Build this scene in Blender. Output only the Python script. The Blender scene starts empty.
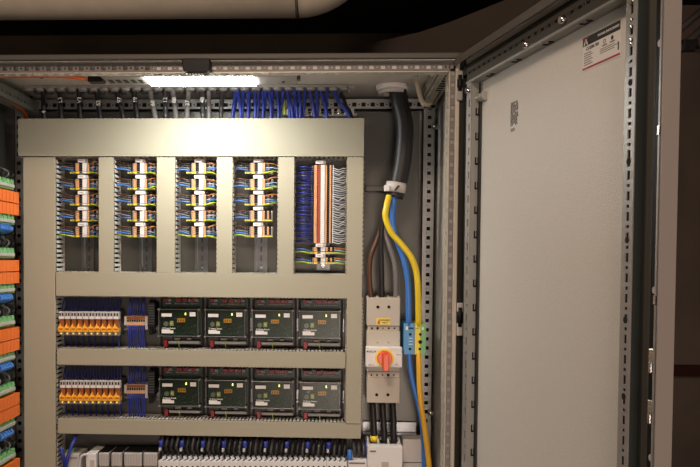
import bpy, math, random
from mathutils import Vector, Matrix
from math import radians as R, sin, cos, pi
random.seed(7)
sc = bpy.context.scene
COL = sc.collection
# ------------------------------------------------------------------ camera
F = 818.0
CZ = 1.62
CR = Matrix.Rotation(R(2.75), 3, 'Z') @ Matrix.Rotation(R(90-1.95), 3, 'X') @ Matrix.Rotation(R(.4), 3, 'Z')
PX, PY = 288.5, 289.6
cam = bpy.data.cameras.new('camera'); co = bpy.data.objects.new('camera', cam); COL.objects.link(co)
cam.sensor_width = 36; cam.lens = F/700*36
cam.shift_x = (350-PX)/700; cam.shift_y = (PY-233.5)/700
co.matrix_world = Matrix.Translation((0, 0, CZ)) @ CR.to_4x4()
cam.clip_start = .02
sc.camera = co
def ray(x, y): return CR @ Vector(((x-PX)/F, (PY-y)/F, -1))
def at(x, y, Y):
    r = ray(x, y); return r*(Y/r.y) + Vector((0, 0, CZ))
# ------------------------------------------------------------------ materials
MATS = {}
def mat(name, col, rough=.5, metal=0, emit=0, bump=0, bscale=400, mottle=0, coat=0, spec=.5, trans=0):
    if name in MATS: return MATS[name]
    m = bpy.data.materials.new(name); m.use_nodes = True; nt = m.node_tree
    b = nt.nodes['Principled BSDF']
    b.inputs['Base Color'].default_value = (*col, 1); b.inputs['Roughness'].default_value = rough
    b.inputs['Metallic'].default_value = metal; b.inputs['Specular IOR Level'].default_value = spec
    if coat: b.inputs['Coat Weight'].default_value = coat
    if emit: b.inputs['Emission Color'].default_value = (*col, 1); b.inputs['Emission Strength'].default_value = emit
    if bump or mottle:
        tc = nt.nodes.new('ShaderNodeTexCoord'); n = nt.nodes.new('ShaderNodeTexNoise')
        n.inputs['Scale'].default_value = bscale; n.inputs['Detail'].default_value = 3
        nt.links.new(tc.outputs['Object'], n.inputs['Vector'])
        if bump:
            bp = nt.nodes.new('ShaderNodeBump'); bp.inputs['Strength'].default_value = bump; bp.inputs['Distance'].default_value = .002
            nt.links.new(n.outputs['Fac'], bp.inputs['Height']); nt.links.new(bp.outputs['Normal'], b.inputs['Normal'])
        if mottle:
            mr = nt.nodes.new('ShaderNodeMapRange'); mr.inputs['To Min'].default_value = 1-mottle; mr.inputs['To Max'].default_value = 1+mottle
            mr.inputs['From Min'].default_value = .3; mr.inputs['From Max'].default_value = .7
            mx = nt.nodes.new('ShaderNodeVectorMath'); mx.operation = 'SCALE'; mx.inputs[0].default_value = col
            nt.links.new(n.outputs['Fac'], mr.inputs['Value']); nt.links.new(mr.outputs['Result'], mx.inputs['Scale'])
            nt.links.new(mx.outputs['Vector'], b.inputs['Base Color'])
    MATS[name] = m; return m
def clear_mat(name, tint, gloss=.08, rough=.08):
    m = bpy.data.materials.new(name); m.use_nodes = True; nt = m.node_tree; nt.nodes.clear()
    o = nt.nodes.new('ShaderNodeOutputMaterial'); mx = nt.nodes.new('ShaderNodeMixShader')
    t = nt.nodes.new('ShaderNodeBsdfTransparent'); g = nt.nodes.new('ShaderNodeBsdfGlossy')
    t.inputs['Color'].default_value = (*tint, 1); g.inputs['Roughness'].default_value = rough
    mx.inputs['Fac'].default_value = gloss
    nt.links.new(t.outputs[0], mx.inputs[1]); nt.links.new(g.outputs[0], mx.inputs[2]); nt.links.new(mx.outputs[0], o.inputs[0])
    MATS[name] = m; return m
M = dict(
 duct=mat('duct_plastic', (.43, .405, .295), .55, bump=.05, bscale=900),
 fin=mat('lit_fin_plastic', (.72, .70, .62), .5),  # paler than the covers: lamp light on the teeth put into the colour
 steel=mat('zinc_steel', (.40, .41, .39), .38, .85, mottle=.08, bscale=30),
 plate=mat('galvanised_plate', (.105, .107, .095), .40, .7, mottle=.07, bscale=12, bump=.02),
 paint=mat('enclosure_paint', (.64, .62, .56), .5, bump=.25, bscale=700, mottle=.04),
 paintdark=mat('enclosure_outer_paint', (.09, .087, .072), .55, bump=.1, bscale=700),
 rail=mat('frame_rail_steel', (.62, .61, .55), .42, .35, mottle=.05, bscale=60),
 railface=mat('frame_face_steel', (.17, .165, .145), .5, .2, mottle=.06, bscale=60),
 door=mat('door_skin_paint', (.76, .735, .655), .33, bump=.45, bscale=520, mottle=.06),
 stiff=mat('stiffener_zinc', (.45, .44, .41), .45, .6, mottle=.06, bscale=80),
 stiffside=mat('stiffener_side_zinc', (.30, .31, .28), .5, .3),
 gasket=mat('rubber_gasket', (.022, .025, .022), .6),
 black=mat('black_plastic', (.009, .009, .009), .5, spec=.25),
 rebate=mat('door_gap_shade', (.022, .023, .016), .6),  # near black: shade of the hinge gap put into the door edge colour
 seal=mat('green_black_seal', (.018, .024, .020), .6),
 stiffdark=mat('stiffener_shaded_zinc', (.10, .10, .088), .4, .5),  # darkened stiffener zinc, shade on the top channel put into the colour
 din=mat('din_rail_zinc', (.22, .24, .24), .3, .85, mottle=.1, bscale=40),
 termbody=mat('terminal_grey_beige', (.27, .24, .195), .5),
 redcable=mat('red_orange_insulation', (.30, .05, .015), .45),
 edgepaint=mat('door_edge_paint', (.33, .30, .265), .5, bump=.1, bscale=500),
 hole=mat('hole_black', (.005, .005, .005), .8),
 dgrey=mat('dark_grey_plastic', (.06, .06, .058), .45),
 grey=mat('grey_plastic', (.30, .29, .27), .5),
 lgrey=mat('light_grey_plastic', (.58, .56, .52), .45),
 beige=mat('beige_plastic', (.55, .50, .40), .45),
 white=mat('white_plastic', (.86, .85, .82), .45),
 paper=mat('white_label', (.85, .84, .78), .7),
 orange=mat('orange_plastic', (1.0, .22, .03), .42),
 lever=mat('amber_plastic', (1.0, .46, .03), .4),
 termor=mat('terminal_orange', (.82, .42, .20), .45),
 redbr=mat('red_brown_plastic', (.42, .07, .035), .45),
 red=mat('red_plastic', (.30, .012, .015), .4),
 knob=mat('knob_red', (.90, .11, .025), .35),
 yellow=mat('yellow_plastic', (.90, .68, .03), .4),
 lime=mat('lime_plastic', (.70, .66, .13), .4),
 greenpl=mat('green_plastic', (.22, .55, .22), .45),
 bluepl=mat('blue_plastic', (.06, .30, .58), .4),
 pcb=mat('circuit_board_green', (.008, .038, .018), .4, mottle=.25, bscale=160),
 brownclear=mat('amber_brown_case', (.36, .12, .04), .25, coat=.5),
 wblue=mat('blue_insulation', (.028, .05, .33), .38),
 wdblue=mat('dark_blue_insulation', (.012, .022, .16), .4),
 wlblue=mat('light_blue_insulation', (.05, .20, .62), .38),
 wblack=mat('black_insulation', (.014, .013, .013), .45),
 wgrey=mat('grey_insulation', (.20, .19, .18), .4),
 wdgrey=mat('dark_grey_insulation', (.05, .045, .045), .25),
 wbrown=mat('brown_insulation', (.10, .040, .018), .4),
 wlbrown=mat('light_brown_insulation', (.45, .17, .05), .4),
 wbundle=mat('bundled_wire_insulation', (.010, .011, .022), .45, mottle=.4, bscale=120),
 wwhite=mat('white_insulation', (.72, .74, .74), .4),
 wpale=mat('pale_blue_grey_insulation', (.34, .42, .50), .4),
 wyel=mat('yellow_insulation', (.88, .66, .03), .35),
 wgreen=mat('green_insulation', (.06, .36, .05), .35),
 wlime=mat('lime_insulation', (.45, .62, .04), .35),
 worange=mat('orange_insulation', (.75, .14, .02), .4),
 silver=mat('bright_metal', (.75, .74, .72), .22, 1),
 led=mat('green_led', (.55, 1, .15), .4, emit=3),
 ledy=mat('yellow_led', (1, .85, .2), .4, emit=3),
 amberled=mat('amber_indicator', (1, .72, .15), .4, emit=.8),
 lamp=mat('lamp_diffuser', (1, .985, .96), .4, emit=62),
 stickerred=mat('sticker_red', (.42, .01, .03), .6),
 ink=mat('ink_black', (.03, .03, .03), .7),
 greyink=mat('ink_grey', (.17, .155, .14), .7),
 wrap=mat('pipe_wrap', (.80, .73, .58), .6, bump=.15, bscale=14, mottle=.06),
 strap=mat('beige_cable', (.52, .45, .32), .5),
 wall=mat('room_wall', (.085, .065, .045), .85, mottle=.15, bscale=3),
 wall2=mat('recess_wall', (.24, .19, .15), .85, mottle=.15, bscale=3),
 wallb=mat('room_wall_skirting', (.07, .02, .012), .85),
 ceil=mat('room_ceiling', (.012, .011, .009), .9),
 floor=mat('room_floor', (.06, .055, .05), .7, mottle=.1, bscale=6),
 airduct=mat('air_duct_sheet', (.10, .075, .055), .7, mottle=.1, bscale=4),
)
M['clear'] = clear_mat('clear_cover', (.80, .84, .80), .012, .25)
M['rim'] = mat('clear_cover_rim', (.16, .16, .15), .2)
M['gold'] = mat('amber_insulation', (.85, .48, .03), .35)
# ------------------------------------------------------------------ mesh builder
class MB:
    def __init__(s): s.v = []; s.f = []; s.m = []; s.sm = []; s.cur = 0
    def quad8(s, P):
        b = len(s.v); s.v += [Vector(p) for p in P]
        for f in ((0,3,2,1),(4,5,6,7),(0,1,5,4),(1,2,6,5),(2,3,7,6),(3,0,4,7)):
            s.f.append([b+i for i in f]); s.m.append(s.cur); s.sm.append(False)
        return s
    def box(s, x0, x1, y0, y1, z0, z1):
        if x0 > x1: x0, x1 = x1, x0
        if y0 > y1: y0, y1 = y1, y0
        if z0 > z1: z0, z1 = z1, z0
        return s.quad8([(x0,y0,z0),(x1,y0,z0),(x1,y1,z0),(x0,y1,z0),(x0,y0,z1),(x1,y0,z1),(x1,y1,z1),(x0,y1,z1)])
    def obox(s, o, u, v, w):      # origin corner + three edge vectors
        o = Vector(o); u = Vector(u); v = Vector(v); w = Vector(w)
        if u.cross(v).dot(w) < 0: u, v = v, u
        return s.quad8([o, o+u, o+u+v, o+v, o+w, o+u+w, o+u+v+w, o+v+w])
    def bp(s, x0, y0, x1, y1, Yf, Yb):   # a box whose front face covers a rectangle seen from the camera, at depth Yf
        a, b_, c, d = at(x0,(y0+y1)/2,Yf), at(x1,(y0+y1)/2,Yf), at((x0+x1)/2,y0,Yf), at((x0+x1)/2,y1,Yf)
        return s.box(a.x, b_.x, Yf, Yb, d.z, c.z)
    def prism(s, poly, ext):      # polygon of 3-D points + extrusion vector
        n = len(poly); b = len(s.v); poly = [Vector(p) for p in poly]; ext = Vector(ext)
        nrm = Vector((0,0,0))
        for i in range(n): nrm += poly[i].cross(poly[(i+1) % n])
        if nrm.dot(ext) > 0: poly = poly[::-1]
        s.v += poly + [p+ext for p in poly]
        s.f.append([b+i for i in range(n)]); s.f.append([b+n+i for i in range(n-1, -1, -1)])
        for i in range(n):
            j = (i+1) % n; s.f.append([b+j, b+i, b+n+i, b+n+j])
        s.m += [s.cur]*(n+2); s.sm += [False]*(n+2); return s
    def tube(s, pts, r, n=8, caps=True, stripe=None):
        pts = [Vector(p) for p in pts]; rr = r if isinstance(r, (list, tuple)) else [r]*len(pts)
        b = len(s.v); N = len(pts)
        T = [(pts[min(i+1, N-1)]-pts[max(i-1, 0)]).normalized() for i in range(N)]
        ref = Vector((0, 0, 1)) if abs(T[0].z) < .8 else Vector((1, 0, 0))
        u = (ref - T[0]*ref.dot(T[0])).normalized()
        for i in range(N):
            u = (u - T[i]*u.dot(T[i])).normalized(); w = T[i].cross(u)
            for k in range(n):
                a = 2*pi*k/n; s.v.append(pts[i] + (u*cos(a)+w*sin(a))*rr[i])
        for i in range(N-1):
            for k in range(n):
                k2 = (k+1) % n
                s.f.append([b+i*n+k, b+i*n+k2, b+(i+1)*n+k2, b+(i+1)*n+k]); s.sm.append(True)
                s.m.append(1 if (stripe and k in stripe) else s.cur)
        if caps:
            s.f.append([b+k for k in range(n-1, -1, -1)]); s.f.append([b+(N-1)*n+k for k in range(n)])
            s.m += [s.cur]*2; s.sm += [False]*2
        return s
    def cyl(s, p0, p1, r, n=20, r1=None):
        return s.tube([p0, p1], [r, r if r1 is None else r1], n)
    def ring(s, p0, p1, ro, ri, n=28):
        p0 = Vector(p0); p1 = Vector(p1); t = (p1-p0).normalized()
        ref = Vector((0,0,1)) if abs(t.z) < .8 else Vector((1,0,0)); u = (ref-t*ref.dot(t)).normalized(); w = t.cross(u); b = len(s.v)
        for p, r in ((p0,ro),(p1,ro),(p1,ri),(p0,ri)):
            for k in range(n):
                a = 2*pi*k/n; s.v.append(p+(u*cos(a)+w*sin(a))*r)
        for q in range(4):
            for k in range(n):
                k2 = (k+1) % n; q2 = (q+1) % 4
                s.f.append([b+q*n+k, b+q*n+k2, b+q2*n+k2, b+q2*n+k]); s.m.append(s.cur); s.sm.append(q % 2 == 0)
        return s
    def build(s, name, m, parent=None, origin=None, bevel=0):
        if origin is None: origin = org(parent) if parent else Vector((0,0,0))
        me = bpy.data.meshes.new(name); me.from_pydata([tuple(p-origin) for p in s.v], [], s.f)
        for mm in (m if isinstance(m, (list, tuple)) else [m]): me.materials.append(M[mm])
        me.polygons.foreach_set('material_index', s.m); me.polygons.foreach_set('use_smooth', s.sm); me.update()
        o = bpy.data.objects.new(name, me); COL.objects.link(o)
        if parent: o.parent = parent; o.location = origin - org(parent)
        else: o.location = origin
        if bevel:
            bv = o.modifiers.new('bevel', 'BEVEL'); bv.width = bevel; bv.segments = 2; bv.limit_method = 'ANGLE'
        return o
def split_build(mb, name, m, parent, bevel=0):
    par = list(range(len(mb.v)))
    def fd(i):
        while par[i] != i: par[i] = par[par[i]]; i = par[i]
        return i
    for f in mb.f:
        for k in f[1:]: par[fd(k)] = fd(f[0])
    groups = {}
    for fi, f in enumerate(mb.f): groups.setdefault(fd(f[0]), []).append(fi)
    for g in groups.values():
        n = MB(); mp = {}
        for fi in g:
            nf = []
            for k in mb.f[fi]:
                if k not in mp: mp[k] = len(n.v); n.v.append(mb.v[k])
                nf.append(mp[k])
            n.f.append(nf); n.m.append(mb.m[fi]); n.sm.append(mb.sm[fi])
        n.build(name, m, parent, bevel=bevel)
def org(o):
    p = Vector((0,0,0))
    while o: p = p + o.location; o = o.parent
    return p
def tag(o, label=None, cat=None, group=None, kind=None):
    if label: o['label'] = label
    if cat: o['category'] = cat
    if group: o['group'] = group
    if kind: o['kind'] = kind
    return o
def thing(name, loc, label=None, cat=None, group=None):
    o = bpy.data.objects.new(name, None); COL.objects.link(o); o.location = loc; o.empty_display_size = .02
    return tag(o, label, cat, group)
KIDS = {}
def copy_tree(o, parent=None):
    c = o.copy(); COL.objects.link(c); c.parent = parent
    for ch in list(o.children): copy_tree(ch, c)
    return c
def text(name, s, size, m, parent, loc, rot=(R(90),0,0), sx=1, label=None):
    cu = bpy.data.curves.new(name, 'FONT'); cu.body = s; cu.size = size; cu.align_x = 'CENTER'; cu.align_y = 'CENTER'; cu.extrude = .00015; cu.offset = size*.015
    t = bpy.data.objects.new(name+'_t', cu); COL.objects.link(t); dg = bpy.context.evaluated_depsgraph_get()
    me = bpy.data.meshes.new_from_object(t.evaluated_get(dg)); me.name = name; bpy.data.objects.remove(t); bpy.data.curves.remove(cu)
    me.materials.clear(); me.materials.append(M[m])
    mx = Matrix.LocRotScale(None, None, Vector((sx,1,1)))
    me.transform((rot if isinstance(rot, Matrix) else Matrix.Rotation(0,4,'X')) @ mx if isinstance(rot, Matrix) else
                 (Matrix.Rotation(rot[2],4,'Z') @ Matrix.Rotation(rot[1],4,'Y') @ Matrix.Rotation(rot[0],4,'X')) @ mx)
    o = bpy.data.objects.new(name, me); COL.objects.link(o)
    if parent: o.parent = parent; o.location = Vector(loc) - org(parent)
    else: o.location = loc
    return o
def smooth(pts, n=6):           # Catmull-Rom through the points
    P = [Vector(p) for p in pts]; P = [P[0]*2-P[1]] + P + [P[-1]*2-P[-2]]; out = []
    for i in range(1, len(P)-2):
        for k in range(n):
            t = k/n; a, b, c, d = P[i-1], P[i], P[i+1], P[i+2]
            out.append(.5*((2*b)+(c-a)*t+(2*a-5*b+4*c-d)*t*t+(3*b-a-3*c+d)*t**3))
    out.append(P[-2]); return out
def wire(name, pts, r, m, label, cat='wire', group=None, n=6, seg=4, stripe=None, parent=None):
    q = smooth(pts, seg); mb = MB(); mb.tube(q, r, n, stripe=stripe)
    o = mb.build(name, m, parent, origin=Vector(pts[0]) if not parent else None)
    if not parent: tag(o, label, cat, group)
    return o
def wpx(*a): return [at(x, y, Y) for x, y, Y in a]
def perf(mb, o, u, v, w, L, W, T, p, hu, v0, v1, start=None, extra=None):
    """strip L along u, W along v, T along w, with a row of holes (hu long, pitch p, v0..v1 across) cut right through; extra=(eu,e0,e1): small hole between"""
    o = Vector(o); u = Vector(u); v = Vector(v); w = Vector(w)
    mb.obox(o, u*L, v*v0, w*T); mb.obox(o+v*v1, u*L, v*(W-v1), w*T)
    pos = p/2 if start is None else start; last = 0; H = []
    while pos+hu/2 < L:
        H.append((pos-hu/2, pos+hu/2, v0, v1))
        if extra and pos+p/2+extra[0]/2 < L: H.append((pos+p/2-extra[0]/2, pos+p/2+extra[0]/2, extra[1], extra[2]))
        pos += p
    for a, b, c, d in H:
        mb.obox(o+u*last+v*v0, u*(a-last), v*(v1-v0), w*T)
        if c > v0: mb.obox(o+u*a+v*v0, u*(b-a), v*(c-v0), w*T)
        if d < v1: mb.obox(o+u*a+v*d, u*(b-a), v*(v1-d), w*T)
        last = b
    mb.obox(o+u*last+v*v0, u*(L-last), v*(v1-v0), w*T)
    return mb
X3, Y3, Z3 = Vector((1,0,0)), Vector((0,1,0)), Vector((0,0,1))
# ------------------------------------------------------------------ the room
def struct(name, mb, m): return tag(mb.build(name, m), kind='structure')
struct('floor', MB().box(-3,3.2,-2.5,5.1,-.1,0), 'floor')
struct('ceiling', MB().box(-3,3.2,-2.5,5.1,3.0,3.1), 'ceil')
struct('wall_back', MB().box(-3,3.2,5.0,5.1,0,3.0), 'wall')
struct('wall_left', MB().box(-3.1,-3,-2.5,5.1,0,3.0), 'wall')
struct('wall_right', MB().box(3.2,3.3,-2.5,5.1,0,3.0), 'wall')
struct('wall_front', MB().box(-3,3.2,-2.6,-2.5,0,3.0), 'wall')
xw = at(664,233,4.5).x
struct('wall_recess', MB().box(xw,3.2,4.5,4.6,0,3.0), 'wall2')
zt = at(690, 371, 4.47).z
struct('trim_1', MB().box(xw,3.2,4.47,4.5,zt-.03,zt+.03), 'wallb')
# wrapped pipe above the cabinet
pr = thing('insulated_pipe', at(150,-8,2.6), 'thick cream wrapped pipe running above the cabinet and bending upwards', 'pipe')
zc = at(150,18,2.6).z+.10; xe = at(297,10,2.6).x
MB().tube([(-2.95,2.6,zc),(xe,2.6,zc)], .10, 40).build('straight_sleeve','wrap',pr)
el = [(xe+.16*sin(a), 2.6, zc+.16-.16*cos(a)) for a in [i*pi/2/12 for i in range(13)]]
MB().tube(el+[(xe+.16,2.6,2.99)], .1005, 40).build('elbow_sleeve','wrap',pr)
MB().tube([(xe-.004,2.6,zc),(xe+.004,2.6,zc)], .1018, 40).build('seam_band','greyink',pr)
# sloped sheet duct behind
pts = [(345,75),(352,47),(385,40),(420,32),(450,22),(500,2),(560,-22),(620,-40),(640,75)]
ad = MB().prism([at(x,y,3.1) for x,y in pts], (0,.5,0)).build('ventilation_duct','airduct', origin=at(450,60,3.1))
tag(ad, 'dull brown sheet metal air duct sloping behind the cabinet top', 'duct')
# pipes at upper right, beyond the door
for k,(a,b,r) in enumerate((((640,85),(712,20),.014),((640,63),(712,2),.012))):
    lab = ('thin grey conduit crossing the dark wall right of the door, lower one carrying a clamp','thin grey conduit crossing the dark wall right of the door, upper one without clamp')[k]
    p0, p1 = at(*a,4.48), at(*b,4.48)
    cpipe = thing('conduit_pipe', p0, lab, 'pipe', 'conduits beyond the door')
    MB().tube([p0,p1], r*1.3, 12).build('tube','grey',cpipe)
    if k == 0:
        q = at(692,44,4.44); MB().box(q.x-.04,q.x+.04,4.45,4.5,q.z-.028,q.z+.028).build('pipe_clamp','dgrey',cpipe,bevel=.006)
        q2 = at(697,48,4.44); MB().cyl((q2.x,4.43,q2.z),(q2.x,4.45,q2.z),.011).build('clamp_screw','silver',cpipe)
# ------------------------------------------------------------------ the cabinet
YF, YB, YP = 1.83, 2.24, 2.23
XL = -.87
enc = thing('electrical_cabinet', (XL,2.3,.1), 'open grey steel electrical cabinet with its perforated door swung to the right', 'cabinet')
zin = at(450,71,YF).z; ztop = at(450,60,YF).z; XR = at(460,233,YF).x
zroof = 2.078
# plinth, skins
MB().box(XL,XR+.01,1.84,2.33,0,.1).build('plinth','dgrey',enc)
MB().box(XL-.01,XR+.01,1.835,2.33,zroof,zroof+.004).build('roof_panel','paint',enc)
MB().box(XL-.01,XL,1.835,2.33,.1,zroof).build('side_panel','plate',enc)  # dark plate colour here stands for shade on the left panel
MB().box(XR+.004,XR+.012,1.835,2.33,.1,zroof).build('side_panel','paint',enc)
MB().box(XL,XR,2.318,2.33,.1,zroof).build('back_panel','paint',enc)
MB().box(XL,XR+.01,1.835,2.318,.1,.112).build('floor_panel','paint',enc)
# front top : outer edge, gasket, frame
za, zb = at(300,51.5,1.80).z, at(300,57.5,1.80).z
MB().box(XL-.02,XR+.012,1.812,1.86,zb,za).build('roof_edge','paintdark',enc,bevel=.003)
MB().box(XL-.01,XR+.008,1.822,1.84,ztop-.001,zb).build('gasket','gasket',enc)
z1 = at(300,62.3,YF).z
fr = MB().box(XL,XR-.002,YF-.016,YF,z1,ztop-.002).build('frame_lip','rail',enc,bevel=.002)
Wf = z1-zin
perf(MB(), (XL,YF,zin), X3, Z3, Y3, XR-XL-.012, Wf, .0018, .025, .0095, .005, .0135, extra=(.0035,.0075,.0115)).build('frame_rail','railface',enc)
m = MB(); perf(m, (XL,YF,zin-.0015), X3, Y3, Z3, XR-XL-.03, .030, .0018, .025, .011, .012, .020, extra=(.002,.015,.018)); m.build('frame_underside','rail',enc)
MB().box(XL,XR-.03,YF+.028,YF+.030,zin,zin+.03).build('frame_web','rail',enc)
# front right upright
xi = at(448.0,233,YF).x; xo = at(453.0,233,YF).x
perf(MB(), (xi,YF,.1), Z3, X3, Y3, zin-.1+.012, xo-xi, .0018, .025, .0095, .0022, .0098).build('frame_upright','railface',enc)
MB().box(xi,xo,YF+.003,YF+.004,.1,zin).build('upright_lit_backing','grey',enc)  # pale strip added behind the holes to suggest a lit interior
MB().box(at(150,67,YF).x,XR-.04,YF+.003,YF+.004,zin+.002,zin+Wf-.002).build('rail_lit_backing','lgrey',enc)  # pale strip only where the rail holes should look lit from inside
MB().box(xo,at(456.8,233,YF).x,YF-.012,YF+.02,.1,ztop-.004).build('frame_upright_lip','beige',enc,bevel=.002)
perf(MB(), (xi,YF,.1), Z3, Y3, X3, zin-.1, .060, -.0018, .025, .010, .022, .030, extra=(.002,.024,.028)).build('frame_upright_side','beige',enc)
MB().box(XL,XL+.03,YF,YF+.04,.1,ztop).build('frame_upright','rail',enc)
# dark strip added for the shaded gap between upright and door
MB().box(at(456.8,233,YF).x,XR+.012,YF-.004,YF+.01,.1,ztop).build('rebate_gap_shade','gasket',enc)
# back top rail and uprights
z0, z1b = at(380,108.5,YB).z, at(380,99,YB).z
perf(MB(), (XL,YB,z0), X3, Z3, Y3, XR-XL, z1b-z0, .002, .025, .0115, .0055, .0165, extra=(.004,.009,.013)).build('rear_rail','steel',enc)
MB().box(XL,XR,YB+.035,YB+.037,z0,z1b).build('rear_rail_web','black',enc)
ra, rb = at(421.5,300,YB).x, at(432.5,300,YB).x
perf(MB(), (ra,YB,.1), Z3, X3, Y3, zroof-.1, rb-ra, .002, .025, .0095, .011, .021, extra=(.003,.010,.013)).build('rear_upright','steel',enc)
MB().box(ra,rb,YB+.03,YB+.032,.1,zroof).build('rear_upright_web','black',enc)
la, lb = at(16,300,YB).x, at(29,300,YB).x
perf(MB(), (la,YB,.1), Z3, X3, Y3, zroof-.1, lb-la, .002, .025, .010, .004, .014).build('rear_upright','steel',enc)
MB().box(la,lb,YB+.03,YB+.032,.1,zroof).build('rear_upright_web','black',enc)
# depth rails at the roof, right and left
d0 = at(443.5,77,1.87); zz = zin+.004
perf(MB(), (.245,1.868,zz), Y3, X3, Z3, .37, .040, .0018, .025, .012, .008, .014).build('roof_side_rail','rail',enc)
perf(MB(), (.245,1.868,zz), Y3, Z3, X3, .37, .030, .0018, .025, .010, .011, .018).build('roof_side_rail_face','rail',enc)
m = MB()
for k in range(13): m.box(.262,.278,1.89+.026*k,1.902+.026*k,zz-.0012,zz-.0002)
m.build('rail_slot','hole',enc)
perf(MB(), (-.84,1.868,2.02), Y3, X3, Z3, .37, .040, .0018, .025, .012, .008, .014).build('roof_side_rail','railface',enc)
perf(MB(), (-.80,1.868,2.02), Y3, Z3, X3, .37, .034, -.0018, .025, .010, .011, .018).build('roof_side_rail_face','railface',enc)
# mounting plate
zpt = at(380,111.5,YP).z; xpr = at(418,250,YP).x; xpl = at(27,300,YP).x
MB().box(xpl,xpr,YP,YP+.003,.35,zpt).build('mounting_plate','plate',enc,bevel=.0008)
# bracket on plate, right of ducts, and side studs
m = MB()
a, b = at(365,186,YP), at(388,192,YP); m.box(a.x,b.x,YP-.012,YP-.0001,b.z,a.z); m.build('plate_bracket','plate',enc,bevel=.002)
for (x,y) in ((437,98.5),(431,413),(436,127)):
    q = at(x-2,y,2.215); n_ = MB().cyl((q.x-.004,2.21,q.z),(q.x+.012,2.21,q.z),.007,6); n_.build('cage_nut','silver',enc)
# cable entry strip at the rear of the roof
zes = zroof-.0005
xa, xb = at(27,88,2.15).x, at(352,88,2.15).x
MB().box(xa,xb,2.125,2.20,zes-.007,zes).build('cable_entry_strip','grey',enc,bevel=.002)
k = xa+.012
while k < xb-.02:
    MB().cyl((k,2.133,zes-.014),(k,2.133,zes-.006),.010,12,.012).build('entry_grommet','grey',enc); k += .0285
k = xa+.026
while k < xb-.02:
    MB().cyl((k,2.165,zes-.015),(k,2.165,zes-.006),.009,10,.012).build('rear_grommet','dgrey',enc); k += .0285
# ------------------------------------------------------------------ door
ANG = R(12.2)
dd = Vector((sin(ANG), -cos(ANG), 0)); nn = Vector((-cos(ANG), -sin(ANG), 0))
H0 = at(464,233,1.82)
def dhit(x, y, s=0):
    r = ray(x, y); P = H0+nn*s; o = Vector((0,0,CZ)); k = (P-o).dot(nn)/r.dot(nn); q = o+r*k
    return (q-H0).dot(dd), q.z
def D(t, s, z): 
    v = H0+dd*t+nn*s; return Vector((v.x, v.y, z))
def dbox(mb, t0, t1, s0, s1, z0, z1): 
    mb.obox(D(t0,s0,z0), dd*(t1-t0), nn*(s1-s0), Z3*(z1-z0)); return mb
def dt(x, s=0, y=233): return dhit(x, y, s)[0]
TE = dt(673.5,0,310); ZT = dhit(500,28,.026)[1]; ZB = .13
dz = [dhit(464,54,.026)[1], dhit(538.6,0,.026)[1]]; ZT = sum(dz)/2
zi = (dhit(470,83,.02)[1]+dhit(614,0,.02)[1])/2
dr = thing('door', D(0,0,ZB)); dr.parent = enc; dr.location = D(0,0,ZB)-enc.location
T0 = -.004
dbox(MB(), T0, TE, -.0016, 0, ZB, ZT).build('door_skin','door',dr)
m = MB(); dbox(m, T0, TE, 0, .026, ZT-.0016, ZT); dbox(m, T0, TE, .024, .026, ZT-.016, ZT)
m.build('top_return','railface',dr)
m = MB(); dbox(m, TE-.0016, TE+.0004, -.0018, .0225, ZB, ZT); m.build('far_edge_return','edgepaint',dr)
dbox(MB(), T0, T0+.0016, 0, .014, ZB, ZT).build('hinge_edge_return','rebate',dr)
# gasket
zg = ZT-.018; m = MB()
tg0, tg1 = dt(630,.006,310), dt(643.5,.006,310)
dbox(m, .004, tg1, .0, .010, zg-.022, zg); dbox(m, tg0, tg1, 0, .006, ZB+.02, zg-.023)
m.build('door_gasket','gasket',dr,bevel=.003)
tb0, tb1 = dt(650,.008,310), TE-.003
dbox(MB(), dt(643.5,.006,310), tb0-.0005, 0, .006, ZB+.02, ZT-.02).build('edge_strip','paintdark',dr)
dbox(MB(), tb0, tb1, 0, .008, ZB+.02, ZT-.02).build('edge_recess_shade','black',dr)  # black strip added to stand for shade in the edge recess
# stiffener frame : hinge side, top, far side
tA0, tA1 = dt(464.8,.02), dt(469.2,.02)
tB0, tB1 = dt(620,.02,310), dt(630.5,.02,310)
dbox(MB(), T0+.002, tA1+.002, .0, .003, ZB+.04, zg-.02).build('hinge_side_seal','gasket',dr)
def pd(mb, t0, z0, u, v, L, W, **k): return perf(mb, D(t0,.02,z0), u, v, -nn, L, W, .0018, **k)
m = MB(); pd(m, tA0, ZB+.05, Z3, dd, zi-ZB-.05, tA1-tA0, p=.05, hu=.016, v0=.45*(tA1-tA0), v1=.72*(tA1-tA0), extra=(.005,.45*(tA1-tA0),.72*(tA1-tA0)))
m.build('stiffener_face','stiff',dr)
dbox(MB(), tA0+.0005, tA1-.002, .0170, .0176, ZB+.05, zi-.002).build('slot_shade_backing','black',dr)  # black sheet added close behind the slots, stands for shade inside
ht = (dt(476.8,0)-dt(469.2,.02))
m = MB(); dbox(m, tA1-.0018, tA1, .0, .0195, ZB+.05, zi-.002); dbox(m, tA1, dt(477,0.0), 0, .0012, ZB+.05, zi-.03)
m.build('stiffener_side','stiffside',dr)
dbox(MB(), dt(477,0), dt(480.3,0), 0, .0035, ZB+.05, zi-.032).build('skin_gap_shade','gasket',dr)  # dark strip stands for the shaded gap between stiffener and skin
# clips down the hinge side
zc0 = dhit(474,112.5,.006)[1]; zc1 = dhit(474,161,.006)[1]; st = (zc0-zc1)
for k in range(24):
    z = zc0-st*.5*k
    if z < ZB+.1: break
    m = MB(); dbox(m, tA1, tA1+.0008, .0015, .0100, z-.010, z-.006)
    for s_ in (.0015,.0070): dbox(m, tA1, tA1+.0008, s_, s_+.003, z-.010, z+.006)
    m.build('stiffener_clip','black',dr)
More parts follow.
